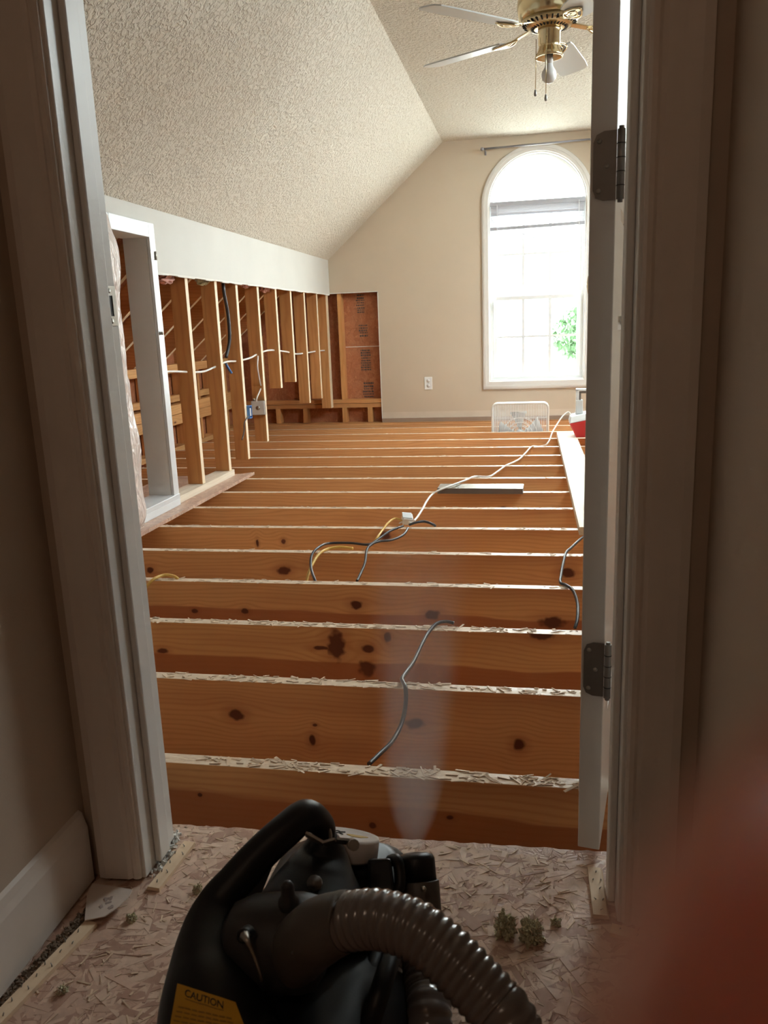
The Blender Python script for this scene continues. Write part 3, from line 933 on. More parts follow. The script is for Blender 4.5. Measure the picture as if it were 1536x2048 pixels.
# ------------------------------------------------------------------ knee wall on the left
wl = structure(empty('wall_left'), 'left knee wall stripped to cut-off studs below a strip of primed drywall', 'wall')
FY0, FY1 = 3.385, 3.895         # outer edges of the access frame
MB().box(XL - .012, XL, YW, FY0 + .03, 1.19, ZK).build('drywall_strip', M['cream'], wl)
MB().box(XL - .012, XL, YW, 2.95, .0, 1.19).build('drywall_panel', M['cream'], wl)
MB().box(XL - .012, XL, FY0 + .03, FY1 - .03, 1.40, ZK).build('drywall_strip', M['cream'], wl)
MB().box(XL - .012, XL, FY1 - .03, YG, 1.198, ZK).build('drywall_strip', M['cream'], wl)
s = MB(); y = FY1; rg = random.Random(4)
while y < YG - .02:
    d = rg.uniform(.03, .12)
    s.box(XL - .0125, XL + .0008, y, min(y + d, YG - .003), 1.192 + rg.uniform(-.004, .002), 1.2005); y += d
s.build('torn_drywall_edge', M['gyp'], wl)
studs = [(4.291, .056), (4.712, .056), (5.062, .070), (5.472, .130), (5.872, .474), (6.249, .493), (6.630, .289), (7.03, .291), (7.362, .171)]
for y, z0 in studs:
    MB().box(XL - .101, XL - .0125, -.019, .019, z0, 1.62, xp=1).build('stud', [M['stud'], M['stud_edge']], wl, .001, loc=(0, y, 0))
MB().box(XL - .101, XL - .0125, 7.385, 7.423, .171, 1.62, xp=1).build('stud', [M['stud'], M['stud_edge']], wl, .001)
for y in (3.36, 3.93):
    MB().box(XL - .101, XL - .0125, -.017, .017, .056, 1.62).build('stud', M['stud'], wl, .001, loc=(0, y, 0))
# remaining bottom plate and strip of subfloor
MB().prism([(XL - .105, 2.3), (XL + .0, 2.3), (XL - .002, 4.75), (XL - .03, 4.775), (XL - .075, 4.74), (XL - .105, 4.76)], ZF + .001, .055, 'z').build('bottom_plate', M['plank'], wl)
MB().prism([(-2.30, 2.3), (-1.765, 2.3), (-1.762, 4.86), (-1.83, 4.80), (-1.9, 4.79), (-2.30, 4.70)], .0005, ZF, 'z').build('subfloor_strip', M['osb'], wl)
# eave wall at the back of the attic
ev = structure(empty('wall_eave'), 'low eave wall at the back of the attic behind the stripped studs', 'wall')
XE = -2.80
MB().box(XE - .14, XE - .10, 1.2, YG + .1, -.3, 1.1).build('sheathing_board', M['sheath'], ev)
MB().box(XE - .10, XE, 1.2, YG, .60, .664).build('top_plate', M['plate'], ev)
MB().box(XE - .10, XE, 1.2, YG, .275, .350).build('middle_plate', M['plate'], ev)
MB().box(XE - .10, XE, 1.2, YG, .195, .272).build('middle_plate', M['plate'], ev)
for i in range(17):
    y = 2.5 + .31 * i
    if y > 7.3: break
    MB().box(XE - .09, XE - .005, -.02, .02, .35, .60).build('stud', M['stud'], ev, loc=(0, y, 0))
    MB().box(XE - .09, XE - .005, -.02, .02, -.02, .195).build('stud', M['stud'], ev, loc=(0, y, 0))
for i in range(6):
    y = 5.45 + .31 * i
    MB().box(XE - .085, XE - .03, y - .115, y + .115, .37, .42).build('blocking', M['plate'], ev)
MB().box(XE - .10, XE, 1.2, YG, -.02, .018).build('bottom_plate', M['plate'], ev)

# ------------------------------------------------------------------ attic access frame and its opened door
af = structure(empty('door_2', (XL, 3.64, .0)), 'white boxed attic access frame in the knee wall without its door', 'access frame')
def A(mb, name, mat, bevel=.002):
    o = mb.build(name, mat, af, bevel); o.location = -Vector(af.location); return o
IY0, IY1, IZ0, IZ1 = 3.455, 3.835, .082, 1.357
A(MB().box(XL - .0, XL + .016, IY1, FY1, .056, 1.425), 'side_trim', M['bright'])
A(MB().box(XL - .0, XL + .016, FY0, IY0, .056, 1.425), 'side_trim', M['bright'])
A(MB().box(XL - .0, XL + .0165, IY0, IY1, IZ1, 1.425), 'head_trim', M['bright'])
A(MB().box(XL - .125, XL - .001, IY1, IY1 + .019, .056, IZ1 + .015), 'side_lining', M['white'])
A(MB().box(XL - .125, XL - .001, IY0 - .019, IY0, .056, IZ1 + .015), 'side_lining', M['white'])
A(MB().box(XL - .125, XL - .001, IY0, IY1, IZ1, IZ1 + .019), 'head_lining', M['white'])
A(MB().box(XL - .125, XL + .02, IY0 - .07, FY1 - .002, .056, IZ0), 'sill_board', M['bright'])
A(MB().box(XL + .001, XL + .017, FY0, FY1 + .004, .019, .056), 'sill_trim', M['bright'])
c = onx(307, 511, XL + .017)
A(MB().box(XL + .0165, XL + .0185, c.y - .03, c.y + .015, c.z - .020, c.z + .020).tube([(XL + .021, c.y + .016, c.z - .02), (XL + .021, c.y + .016, c.z + .02)], .005, 8), 'hinge', M['steel'], 0)
c = onx(311, 667, XL + .017)
A(MB().lathe([(0, 0), (.010, 0), (.007, .006), (.009, .014), (.005, .020), (0, .021)], Matrix.Translation((XL + .016, IY1 + .012, c.z)) @ Matrix.Rotation(PI / 2, 4, 'Y'), 10), 'catch_knob', M['steel'], 0)
ad = tag(empty('insulated_access_door', (XL + .02, 3.395, .03)), 'bulging pinkish plastic-wrapped insulation on the folded-back attic access door beside the doorway jamb', 'insulation')
MB().box(.0, .02, -.47, .0, 0, 1.38).build('door_panel', M['white'], ad)
rings = []
rb = random.Random(9)
NZ = 70
for i in range(NZ + 1):
    z = -.01 + 1.40 * i / NZ
    t_ = i / NZ
    bul = .046 + .012 * math.sin(t_ * 9.0) + .009 * math.sin(t_ * 23 + 1) + rb.uniform(-.0025, .0025)
    bul *= min(1, (1 - t_) * 9 + .15) * min(1, t_ * 10 + .5)
    yo = .006 * math.sin(t_ * 7) + .004 * math.sin(t_ * 31) + (.012 if t_ < .5 else .0) * math.sin(t_ * PI)
    ring = []
    for k in range(13):
        a = PI * k / 12
        ring.append((.021 + bul * math.sin(a) ** .4, .012 + yo - .24 + .24 * math.cos(a) * 1.0 + rb.uniform(-.0015, .0015), z))
    for k in range(3):
        ring.append((.021, -.46 + .45 * (k + .5) / 3, z))
    rings.append(ring)
MB().loft(rings).build('plastic_wrapped_batt', M['film'], ad, sub=1)

# ------------------------------------------------------------------ wiring in the knee wall
def cable(name, pts, r, mat, label, cat='cable', per=7, n=8, group=None):
    o = MB().tube(spline(pts, per), r, n).build(name, mat)
    return tag(o, label, cat, group)
XW = XL - .05
cable('wall_cable', [Vector((XW, 3.955, .70)), onx(340, 743, XW), onx(400, 744, XW), onx(425, 736, XW), onx(452, 724, XW), onx(475, 722, XW), onx(500, 716, XW), onx(515, 708, XW),
                     onx(535, 701, XW), onx(552, 701, XW), onx(575, 704, XW), onx(592, 708, XW), onx(612, 706, XW), onx(635, 702, XW), Vector((XW, 7.34, .70))], .0062, M['cord_white'], 'white cable threaded through the knee wall studs')
cable('box_feed_cable', [onx(516, 712, XL - .03), onx(515, 735, XL - .025), onx(520, 765, XL - .03), onx(522, 775, XL - .035), onx(514, 795, XL - .04), onx(513, 803, XL - .045)], .005, M['cord_white'], 'pale cable running down a cut stud into the grey metal box')
cable('hanging_black_cable', [onx(446, 562, -1.915), onx(448, 585, -1.91), onx(456, 630, -1.905), onx(459, 680, -1.91), onx(452, 715, -1.925)], .011, M['cord_black'], 'thick black cable hanging in the attic behind the studs')
cable('blue_wire', [onx(450, 724, -1.93), onx(456, 735, -1.915), onx(463, 746, -1.905)], .008, M['cord_blue'], 'short blue wire end behind the studs')
cable('box_tail_wire', [onx(497, 832, XL + .002), onx(489, 845, XL + .004), onx(488, 862, XL + .004), onx(484, 880, XL + .004)], .004, M['cord_black'], 'short black wire dangling below the blue electrical box')
eb = tag(empty('electrical_box', onx(503, 823, XL)), 'blue plastic electrical box nailed to a cut stud', 'electrical box')
eb.location = (XL - .006, 5.106, .377)
eb.rotation_euler = (0, 0, PI / 2)
MB().ring([(-.024, -.042), (.024, -.042), (.024, .042), (-.024, .042)], [(-.020, -.038), (.020, -.038), (.020, .038), (-.020, .038)], -.012, .05).build('box_shell', M['bluebox'], eb)
MB().box(-.022, .022, .03, .034, -.040, .040).build('box_back', M['bluebox'], eb)
MB().box(-.008, .008, -.010, .0, -.026, .026).build('device', M['cord_white'], eb)
gb = tag(empty('metal_junction_box', (XL - .055, 5.4445, .371)), 'grey metal junction box on the cut stud with a pale cable above', 'electrical box')
MB().box(-.05, .05, -.016, .008, -.05, .05).build('box_shell', M['steel'], gb, .004)
MB().box(-.048, .048, -.020, -.0162, -.048, .048).build('cover', M['tool_grey'], gb, .003)
MB().lathe([(0, 0), (.015, 0), (.015, .002), (0, .002)], Matrix.Translation((0, -.020, 0)) @ Matrix.Rotation(PI / 2, 4, 'X'), 14).build('knockout', M['steel'], gb)
MB().tube([(-.03, -.005, .05), (-.03, -.005, .066)], .009, 10).build('cable_clamp', M['steel'], gb)
# tufts of pink insulation left under the slope
for i, (px, py, r_, lb) in enumerate(((330, 556, .035, 'torn pink insulation tuft beside the access frame top'), (405, 563, .03, 'torn brown insulation tuft between the first two studs'), (490, 570, .025, 'torn insulation tuft above the third stud bay'), (530, 578, .03, 'torn pale insulation tuft above the fourth stud bay'))):
    c = onx(px, py, XL - .07)
    s = MB(); rg = random.Random(i)
    bm = bmesh.new(); bmesh.ops.create_icosphere(bm, subdivisions=3, radius=1)
    for v in bm.verts:
        v.co *= 1 + rg.uniform(-.28, .28)
        v.co = Vector((v.co.x * r_, v.co.y * r_ * 2.4, v.co.z * r_ * .8))
    me = bpy.data.meshes.new('insulation_tuft'); bm.to_mesh(me); bm.free(); me.materials.append(M['pink'] if i != 1 else M['wool'])
    o = bpy.data.objects.new('insulation_tuft', me); col.objects.link(o); o.location = c
    tag(o, lb, 'insulation', 'insulation tufts under the slope')

# ------------------------------------------------------------------ ceiling fan
FX, FY, FZ = .053, 3.70, 2.035
fan = tag(empty('ceiling_fan', (FX, FY, ZC)), 'brass ceiling fan with white blades and one bare bulb', 'ceiling fan')
def F(mb, name, mat, parent=None, bevel=0):
    o = mb.build(name, mat, parent or fan, bevel)
    return o
dz = FZ - ZC
F(MB().lathe([(0, 0), (.075, 0), (.078, -.02), (.06, -.06), (.025, -.075), (0, -.075)]), 'canopy', M['brass'])
F(MB().lathe([(0, -.07), (.013, -.07), (.013, dz + .175), (0, dz + .175)], None, 14), 'downrod', M['brass'])
F(MB().lathe([(0, dz + .180), (.05, dz + .178), (.10, dz + .165), (.125, dz + .14), (.130, dz + .09), (.122, dz + .05), (.10, dz + .035), (.0, dz + .035)], None, 40), 'motor_housing', M['brass'])
vent = F(MB().lathe([(0, dz + .036), (.115, dz + .036), (.085, dz + .015), (.05, dz + .008), (0, dz + .008)], None, 32), 'motor_vent', M['brass'])
s = MB()
for k in range(30):
    a = 2 * PI * k / 30
    s.bar((.062 * math.cos(a), .062 * math.sin(a), dz + .0095), (.108 * math.cos(a), .108 * math.sin(a), dz + .0285), .006, .004)
s.build('vent_slots', M['ink'], vent)
F(MB().lathe([(0, dz + .010), (.045, dz + .010), (.048, dz + .0), (.044, dz - .004), (.044, dz - .048), (.040, dz - .052), (.043, dz - .06), (.048, dz - .075), (.056, dz - .088), (.057, dz - .096), (.052, dz - .097), (.046, dz - .088), (0, dz - .084)], None, 32), 'light_fitter', M['brass'])
F(MB().lathe([(0, dz - .080), (.016, dz - .080), (.016, dz - .118), (.014, dz - .120), (0, dz - .120)], None, 16), 'lamp_socket', M['cap'])
F(MB().lathe([(0, dz - .116), (.014, dz - .118), (.017, dz - .130), (.028, dz - .148), (.0305, dz - .163), (.027, dz - .178), (.015, dz - .190), (0, dz - .193)], None, 24), 'bulb', M['bulb'])
for k, (ox, oy, L) in enumerate(((-.052, -.02, .185), (-.012, -.055, .215))):
    ch = F(MB().tube([(ox, oy, dz - .03), (ox * 1.05, oy * 1.05, dz - .03 - L)], .0016, 5), 'pull_chain', M['brass'])
    F(MB().lathe([(0, 0), (.004, -.004), (.0065, -.018), (.005, -.026), (0, -.028)], Matrix.Translation((ox * 1.05, oy * 1.05, dz - .03 - L)), 10), 'chain_pull', M['bronze'], ch)
for k in range(5):
    a = math.radians(78 + 72 * k)
    r3 = Matrix.Rotation(a, 4, 'Z')
    pit = Matrix.Rotation(math.radians(-11), 4, 'X')
    poly = [(.205, -.052), (.24, -.058), (.50, -.068), (.585, -.066), (.605, -.052), (.612, -.03), (.612, .03), (.605, .052), (.585, .066), (.50, .068), (.24, .058), (.205, .052)]
    b = MB().prism(poly, -.003, .003, 'z').build('blade', M['fan_blade'], fan, .0015)
    b.matrix_local = Matrix.Translation((0, 0, dz)) @ r3 @ pit
    # scrolled brass arm
    ir = MB()
    ir.bar((.085, 0, .022), (.15, 0, .006), .026, .005, (0, 0, 1)).bar((.15, 0, .006), (.20, 0, -.004), .02, .005)
    for sg in (-1, 1):
        ir.tube(spline([(.15, 0, .004), (.18, .026 * sg, -.004), (.215, .032 * sg, -.0075), (.25, .018 * sg, -.0075), (.27, 0, -.0075)], 6), .0042, 6)
        ir.tube(spline([(.17, 0, 0), (.195, .013 * sg, -.005), (.22, .015 * sg, -.0075), (.24, 0, -.0075)], 5), .0036, 6)
    ir.bar((.20, 0, -.0065), (.275, 0, -.0075), .014, .005)
    o = ir.build('blade_iron', M['brass'], b)

# ------------------------------------------------------------------ box fan standing between two joists
bx = tag(empty('box_fan', (-.118, 6.895, -.297), (math.radians(-1), 0, 0)), 'white box fan standing between joists below the window', 'box fan')
def rrect(w, h, r, n=5, cx=0, cz=0):
    pts = []
    for (sx, sz, a0) in ((1, -1, -90), (1, 1, 0), (-1, 1, 90), (-1, -1, 180)):
        for i in range(n + 1):
            a = math.radians(a0 + 90 * i / n)
            pts.append((cx + sx * (w / 2 - r) + r * math.cos(a), cz + sz * (h / 2 - r) + r * math.sin(a)))
    return pts
bw, bh = .478, .530
MB().ring(rrect(bw, bh, .05, cz=bh / 2), rrect(bw - .03, bh - .03, .04, cz=bh / 2), -.055, .055).build('housing', M['white'], bx, .006)
def grille(y, sgn):
    s = MB()
    for i in range(33):
        x = -.218 + .436 * i / 32
        s.box(x - .0022, x + .0022, y - .002, y + .002, .015, bh - .015)
    for z in (.13, .265, .40):
        s.box(-.225, .225, y - .003, y + .001, z - .002, z + .002)
    for r in (.07, .10, .14):
        s.tube([(r * math.cos(2 * PI * i / 36), y - .004 * sgn, bh / 2 + .0 + r * math.sin(2 * PI * i / 36)) for i in range(37)], .0022, 5)
    return s
MB().lathe([(0, 0), (.035, 0), (.04, .01), (.04, .03), (0, .03)], Matrix.Translation((0, .012, bh / 2)) @ Matrix.Rotation(PI / 2, 4, 'X'), 20).build('motor_hub', M['tool_grey'], bx)
grille(-.05, 1).build('front_grille', M['vinyl'], bx)
grille(.05, -1).build('rear_grille', M['vinyl'], bx)
MB().lathe([(0, 0), (.030, 0), (.034, .004), (.03, .008), (0, .008)], Matrix.Translation((0, -.050, bh / 2)) @ Matrix.Rotation(PI / 2, 4, 'X'), 20).build('grille_badge', M['tool_grey'], bx)
for k in range(5):
    a = 2 * PI * k / 5 + .4
    vs = []
    for i in range(6):
        r = .04 + .16 * i / 5
        for d, yy in ((-.25, -.02), (.25, .02)):
            aa = a + d * (1 + .5 * i / 5)
            vs.append((r * math.cos(aa), yy, bh / 2 + r * math.sin(aa)))
    f = [(2 * i, 2 * i + 1, 2 * i + 3, 2 * i + 2) for i in range(5)]
    b = MB().add(vs, f, True).build('fan_blade', M['tool_grey'], bx)
    sd = b.modifiers.new('thick', 'SOLIDIFY'); sd.thickness = .003
for x in (-.15, .15):
    MB().box(x - .02, x + .02, -.07, .07, 0.0, .012).build('foot', M['white'], bx)

# ------------------------------------------------------------------ things lying on the joists
pk = tag(MB().box(-.07, .07, -1.52, 1.52, 0, .036).build('plank', M['plank'], None, .002, loc=(.250, 4.92, .002)), 'long pale plank laid across the joists beside the open door', 'plank')
pk.rotation_euler = (0, 0, math.radians(.3))
gbp = tag(empty('grey_board', (-.285, 4.318, .002)), 'narrow dark grey board resting on one joist mid room', 'board')
MB().box(-.228, .228, -.065, .062, 0.0, .004).build('board_face', M['greyboard'], gbp)
MB().box(-.228, .228, -.068, -.064, .0, .030).build('front_lip', M['greyboard'], gbp, .001)
MB().box(-.228, .228, .060, .064, .0, .030).build('back_lip', M['greyboard'], gbp, .001)
MB().box(-.228, .228, -.064, .060, .026, .030).build('top_face', M['tool_grey'] if False else M['steel'], gbp)
gbp.rotation_euler = (0, 0, math.radians(-1.2))

tl = tag(empty('portable_machine', (.36, 6.22, .038)), 'red and pale grey portable machine with upright handle on the plank end', 'machine')
def T(mb, name, mat, bevel=.004, parent=None):
    o = mb.build(name, mat, parent or tl, bevel)
    return o
T(MB().loft([[(-.055, -.10, 0), (.16, -.10, 0), (.16, .10, 0), (-.055, .10, 0)], [(-.105, -.12, .105), (.18, -.12, .16), (.18, .12, .16), (-.105, .12, .105)]], False), 'red_base', M['red'], .006)
T(MB().loft([[(-.105, -.12, .106), (.18, -.12, .161), (.18, .12, .161), (-.105, .12, .106)], [(-.095, -.09, .155), (.15, -.10, .20), (.15, .10, .20), (-.095, .09, .155)]], False), 'grey_lid', M['tool_grey'], .006)
T(MB().loft([[(-.060, -.03, .16), (.0, -.03, .16), (.0, .03, .16), (-.060, .03, .16)], [(-.050, -.02, .27), (-.015, -.02, .27), (-.015, .02, .27), (-.050, .02, .27)]], False), 'neck', M['tool_grey'])
T(MB().box(-.056, -.006, -.04, .04, .17, .27).box(-.056, -.036, -.04, .04, .27, .35).box(-.056, .06, -.04, .04, .335, .352), 'upright', M['tool_grey'])
T(MB().box(-.034, .05, -.03, .03, .318, .334).box(-.035, -.020, -.03, .03, .27, .333), 'handle_grip', M['bronze'])
T(MB().box(-.048, -.042, -.008, .008, .18, .23), 'switch', M['ink'], 0)

jb = tag(empty('cord_junction_box', onz(815, 1046, .012)), 'small white junction box with cords spliced over a joist', 'electrical box')
MB().obox((0, 0, .018), (.048, .05, .034), Euler((.35, .15, .3)).to_matrix()).build('box_shell', M['cord_white'], jb, .004)
MB().obox((.0, -.004, .037), (.044, .046, .004), Euler((.35, .15, .3)).to_matrix()).build('cover', M['tool_grey'], jb, .001)
MB().obox((.022, -.022, .006), (.03, .012, .004), Euler((.2, .4, .9)).to_matrix()).build('open_flap', M['cord_white'], jb)
MB().obox((-.026, -.02, .008), (.026, .012, .004), Euler((.2, -.5, -.9)).to_matrix()).build('open_flap', M['cord_white'], jb)

def Z(px, py, z=.008): return onz(px, py, z)
def Yp(px, py, Y): return ony(px, py, Y)
cable('white_extension_cord', [Vector((.268, 6.2, .20)), Yp(1136, 824, 6.22), Yp(1124, 834, 6.18), Yp(1112, 852, 6.12), Yp(1104, 866, 6.05), Yp(1099, 880, 5.99), Z(1091, 890, .0085),
      Z(1078, 893, -.03), Z(1064, 893, .0085), Z(1052, 905), Z(1040, 917, .0085), Z(1028, 924), Z(1012, 931, .0085), Z(995, 943), Z(978, 953, .0085), Z(950, 953, .0085), Z(932, 960, .036), Z(905, 970, .044),
      Z(879, 980, .030), Z(863, 990), Z(853, 1003), Z(846, 1016, .0085), Z(836, 1032), Z(828, 1042, .014)], .0054, M['cord_white'], 'white extension cord trailing over the joists to the red machine', 'cord')
cable('black_cord', [Z(806, 1052, .02), Z(780, 1062, .02), Z(757, 1078, .012), Z(737, 1089), Z(700, 1086, .012), Z(655, 1087, .012), Yp(634, 1097, 3.05), Yp(623, 1112, 2.98), Yp(622, 1135, 2.90), Yp(629, 1158, 2.82), Yp(640, 1178, 2.80)], .0054, M['cord_black'], 'black cord curling back from the junction box to the left', 'cord')
cable('power_cord', [Z(816, 1056, .02), Z(806, 1070, .020), Z(783, 1080, .024), Z(757, 1083, .026), Z(740, 1091, .024), Yp(733, 1102, 3.06), Yp(730, 1125, 2.96), Yp(722, 1145, 2.88), Yp(714, 1162, 2.80)], .0054, M['cord_black'], 'grey cord dropping from the junction box between two joists', 'cord')
cable('cord_stub', [Z(818, 1050, .022), Z(832, 1045, .030), Z(848, 1043, .030), Z(862, 1047, .022), Z(871, 1052, .008)], .006, M['cord_black'], 'short dark cord stub right of the junction box', 'cord')
cable('yellow_cable', [Z(806, 1042, .025), Z(790, 1037, .030), Z(776, 1046, .025), Z(765, 1060, .012), Z(755, 1074), Yp(747, 1086, 3.30)], .005, M['cord_yellow'], 'yellow cable arching down left of the junction box', 'cord')
cable('yellow_cable', [Z(706, 1097, .008), Z(680, 1094, .012), Z(655, 1098, .008), Yp(638, 1108, 3.04), Yp(625, 1128, 2.95), Yp(616, 1150, 2.88), Yp(612, 1170, 2.84)], .006, M['cord_yellow'], 'yellow cable looped beside the curling black cord', 'cord')
cable('yellow_cable', [Yp(290, 1178, 2.64), Z(305, 1160, .010), Z(325, 1151, .012), Z(342, 1151, .010), Z(354, 1156, .006), Yp(362, 1166, 2.75)], .006, M['cord_yellow'], 'pale yellow cable end over a joist at the left jamb', 'cord')
cable('black_cord', [Z(1175, 1068, .006), Z(1158, 1081, .006), Z(1142, 1096, .010), Yp(1132, 1106, 3.06), Yp(1126, 1128, 2.93), Yp(1122, 1150, 2.82), Z(1121, 1165, .008), Z(1132, 1170, .008), Yp(1146, 1181, 2.64), Yp(1155, 1207, 2.56), Yp(1155, 1236, 2.46), Yp(1150, 1256, 2.42)], .0054, M['cord_black'], 'black cord draped over joists next to the open door', 'cord')
cable('power_cord', [Z(908, 1246, .006), Z(890, 1243, .010), Z(872, 1248, .009), Yp(856, 1266, 2.24), Yp(842, 1292, 2.14), Yp(826, 1325, 2.03), Z(806, 1353, .009), Z(805, 1362, .009), Yp(811, 1376, 1.838), Yp(811, 1410, 1.83), Yp(802, 1450, 1.78), Yp(784, 1483, 1.70), Yp(762, 1505, 1.63), Yp(738, 1528, 1.57)], .0054, M['cord_black'], 'long grey cord hanging down the knotty second joist', 'cord')
# ------------------------------------------------------------------ fogging machine
FB = Vector((-.26, .68, ZF))
fog = tag(empty('fogger', FB), 'black electric fogging machine with a grey corrugated hose and caution label', 'fogger')
def G(mb, name, mat, parent=None, bevel=0, sub=0):
    o = mb.build(name, mat, parent or fog, bevel, sub=sub)
    if parent is None: o.location = -FB
    return o
def depth(p): return (Vector(p) - Vector((0, 0, H))).dot(Vector((ROT[0][2], ROT[1][2], ROT[2][2])))
def pr(px, py, Y, rpx):
    p = ony(px, py, Y); return p, rpx * depth(p) / FPX
def ptube(lst, n=20, per=6):
    P = [pr(*q) for q in lst]
    pts = spline([p for p, r in P], per)
    rs_ = []
    for i in range(len(P) - 1):
        for k in range(per):
            t = k / per; rs_.append(P[i][1] * (1 - t) + P[i + 1][1] * t)
    rs_.append(P[-1][1])
    return MB().tube(pts, rs_, n)
# handle and neck flowing into the body
low = ony(425, 2085, .575)
hb_ = ptube([(646, 1700, .80, 18), (650, 1672, .80, 21), (643, 1648, .795, 25), (612, 1631, .775, 32), (570, 1662, .752, 34), (520, 1708, .728, 35), (470, 1764, .702, 37), (434, 1812, .682, 43), (418, 1868, .658, 58), (416, 1940, .628, 80), (422, 2010, .60, 104), (436, 2095, .575, 128)])
G(hb_, 'handle', M['black'])
# lower housing
def rr_ring(cx, cy, rx, ry, z, n=28, e=3.2):
    out = []
    for i in range(n):
        a = 2 * PI * i / n
        c_, s_ = math.cos(a), math.sin(a)
        out.append((cx + rx * math.copysign(abs(c_) ** (2 / e), c_), cy + ry * math.copysign(abs(s_) ** (2 / e), s_), z))
    return out
G(MB().loft([rr_ring(-.25, .68, .155, .17, ZF), rr_ring(-.25, .68, .160, .175, .06), rr_ring(-.25, .67, .145, .165, .13), rr_ring(-.250, .655, .120, .13, .19), rr_ring(-.255, .65, .10, .11, .225), rr_ring(-.26, .65, .07, .075, .245)]), 'housing', M['black'])
# tank behind, with filler neck and cap
tz = ony(600, 1760, .86).z
G(MB().loft([rr_ring(-.245, .85, .095, .085, ZF), rr_ring(-.245, .85, .10, .09, .12), rr_ring(-.245, .85, .097, .088, .19), rr_ring(-.240, .855, .085, .08, .222), rr_ring(-.238, .86, .06, .06, .235)]), 'tank', M['black'])
# cone under the handle end
G(ptube([(652, 1672, .80, 22), (648, 1700, .80, 46), (640, 1740, .79, 72), (630, 1800, .77, 108), (620, 1880, .74, 130)], 24), 'handle_pedestal', M['black'])
pl = MB().loft([[ony(546, 1700, .79), ony(558, 1700, .79), ony(520, 1795, .77), ony(494, 1795, .77)], [ony(546, 1700, .82), ony(558, 1700, .82), ony(520, 1795, .80), ony(494, 1795, .80)]], False)
G(pl, 'rear_panel', M['black'])
# white cap
cc, cr = pr(686, 1686, .875, 72)
cmx = Matrix.Translation(cc) @ Euler((math.radians(-26), math.radians(5), 0)).to_matrix().to_4x4()
cap = G(MB().lathe([(0, -.016), (cr * .97, -.016), (cr, -.013), (cr, .007), (cr * .97, .011), (cr * .93, .0095), (0, .0095)], cmx, 44), 'tank_cap', M['cap'])
q = MB()
for (u0, v0, u1, v1) in ((-.020, .022, -.014, .030), (-.014, .030, -.010, .022), (-.010, .022, -.004, .028), (-.004, .028, .001, .021), (-.016, .012, -.011, .019), (-.011, .019, -.006, .011), (-.006, .011, .000, .016), (.000, .016, .006, .009), (.001, .022, .006, .026)):
    q.tube([cmx @ Vector((u0 - .008, v0 - .008, .0100)), cmx @ Vector((u1 - .008, v1 - .008, .0100))], .0011, 5)
q.build('handwriting', M['ink'], cap)
pol = [(.012 * math.cos(a) * (1 + .3 * math.sin(3 * a)) + .016, .009 * math.sin(a) * (1 + .25 * math.cos(2 * a)) + .004) for a in [2 * PI * i / 18 for i in range(18)]]
st = MB().prism(pol, .0094, .0102, 'z'); st.v = [tuple(cmx @ Vector(v)) for v in st.v]
st.build('stain', M['capstain'], cap)
# metal lever under the handle end
lv = [pr(612, 1668, .745, 1)[0], pr(648, 1688, .740, 1)[0], pr(672, 1681, .74, 1)[0], pr(695, 1683, .745, 1)[0], pr(705, 1688, .745, 1)[0]]
s = MB()
for i in range(4): s.bar(lv[i], lv[i + 1], .0028, .0085, (0, -.45, .9))
lever = G(s, 'lever', M['steel'])
MB().tube([lv[4] + Vector((-.002, .004, -.002)), lv[4] + Vector((.003, -.006, .003))], .0062, 10).build('lever_bolt', M['steel'], lever)
rc = ony(646, 1658, .80)
G(MB().tube([rc + Vector((.012 * math.cos(a), -.012, .020 * math.sin(a))) for a in [(-.6 + 2.2 * i / 10) for i in range(11)]], .0022, 6), 'wire_clip', M['steel'])
# motor dome with stub, gland and probe wire
md = ony(548, 1884, .655)
mR = 92 * depth(md) / FPX
mm = Matrix.Translation(md) @ Euler((0, math.radians(90), math.radians(8))).to_matrix().to_4x4()
G(MB().lathe([(0, -.052), (mR * .45, -.050), (mR * .80, -.040), (mR * .97, -.020), (mR, 0), (mR, .028), (mR * .93, .042), (mR * .6, .052), (0, .054)], mm, 32), 'motor_housing', M['blackgrey'])
kp, kr = pr(577, 1800, .655, 14)
G(MB().lathe([(0, -.01), (kr * 1.6, -.01), (kr * 1.5, .0), (kr, .005), (kr * .9, .016), (kr * .55, .020), (0, .021)], Matrix.Translation(kp), 14), 'stub', M['blackgrey'])
gp, gr_ = pr(491, 1868, .612, 14)
G(MB().lathe([(gr_ * .55, -.006), (gr_, -.006), (gr_, .006), (gr_ * .6, .008), (gr_ * .5, .006)], Matrix.Translation(gp) @ Euler((math.radians(70), 0, math.radians(-10))).to_matrix().to_4x4(), 16), 'cable_gland', M['black'])
G(MB().tube(spline([ony(490, 1872, .606), ony(494, 1880, .598), ony(505, 1905, .594), ony(516, 1935, .592), ony(523, 1962, .596)], 5), [.0050 - .0035 * min(1, i / 8) for i in range(21)], 8), 'probe_wire', M['steel'])
for px, py, Y, r_ in ((628, 1766, .735, 9), (561, 1954, .628, 9), (587, 1906, .60, 4)):
    p, r = pr(px, py, Y, r_)
    G(MB().lathe([(0, -.006), (r * 1.7, -.006), (r * 1.7, 0), (r, .001), (r * .9, .004), (0, .005)], Matrix.Translation(p) @ Euler((math.radians(50), 0, 0)).to_matrix().to_4x4(), 12), 'bolt', M['bronze'])
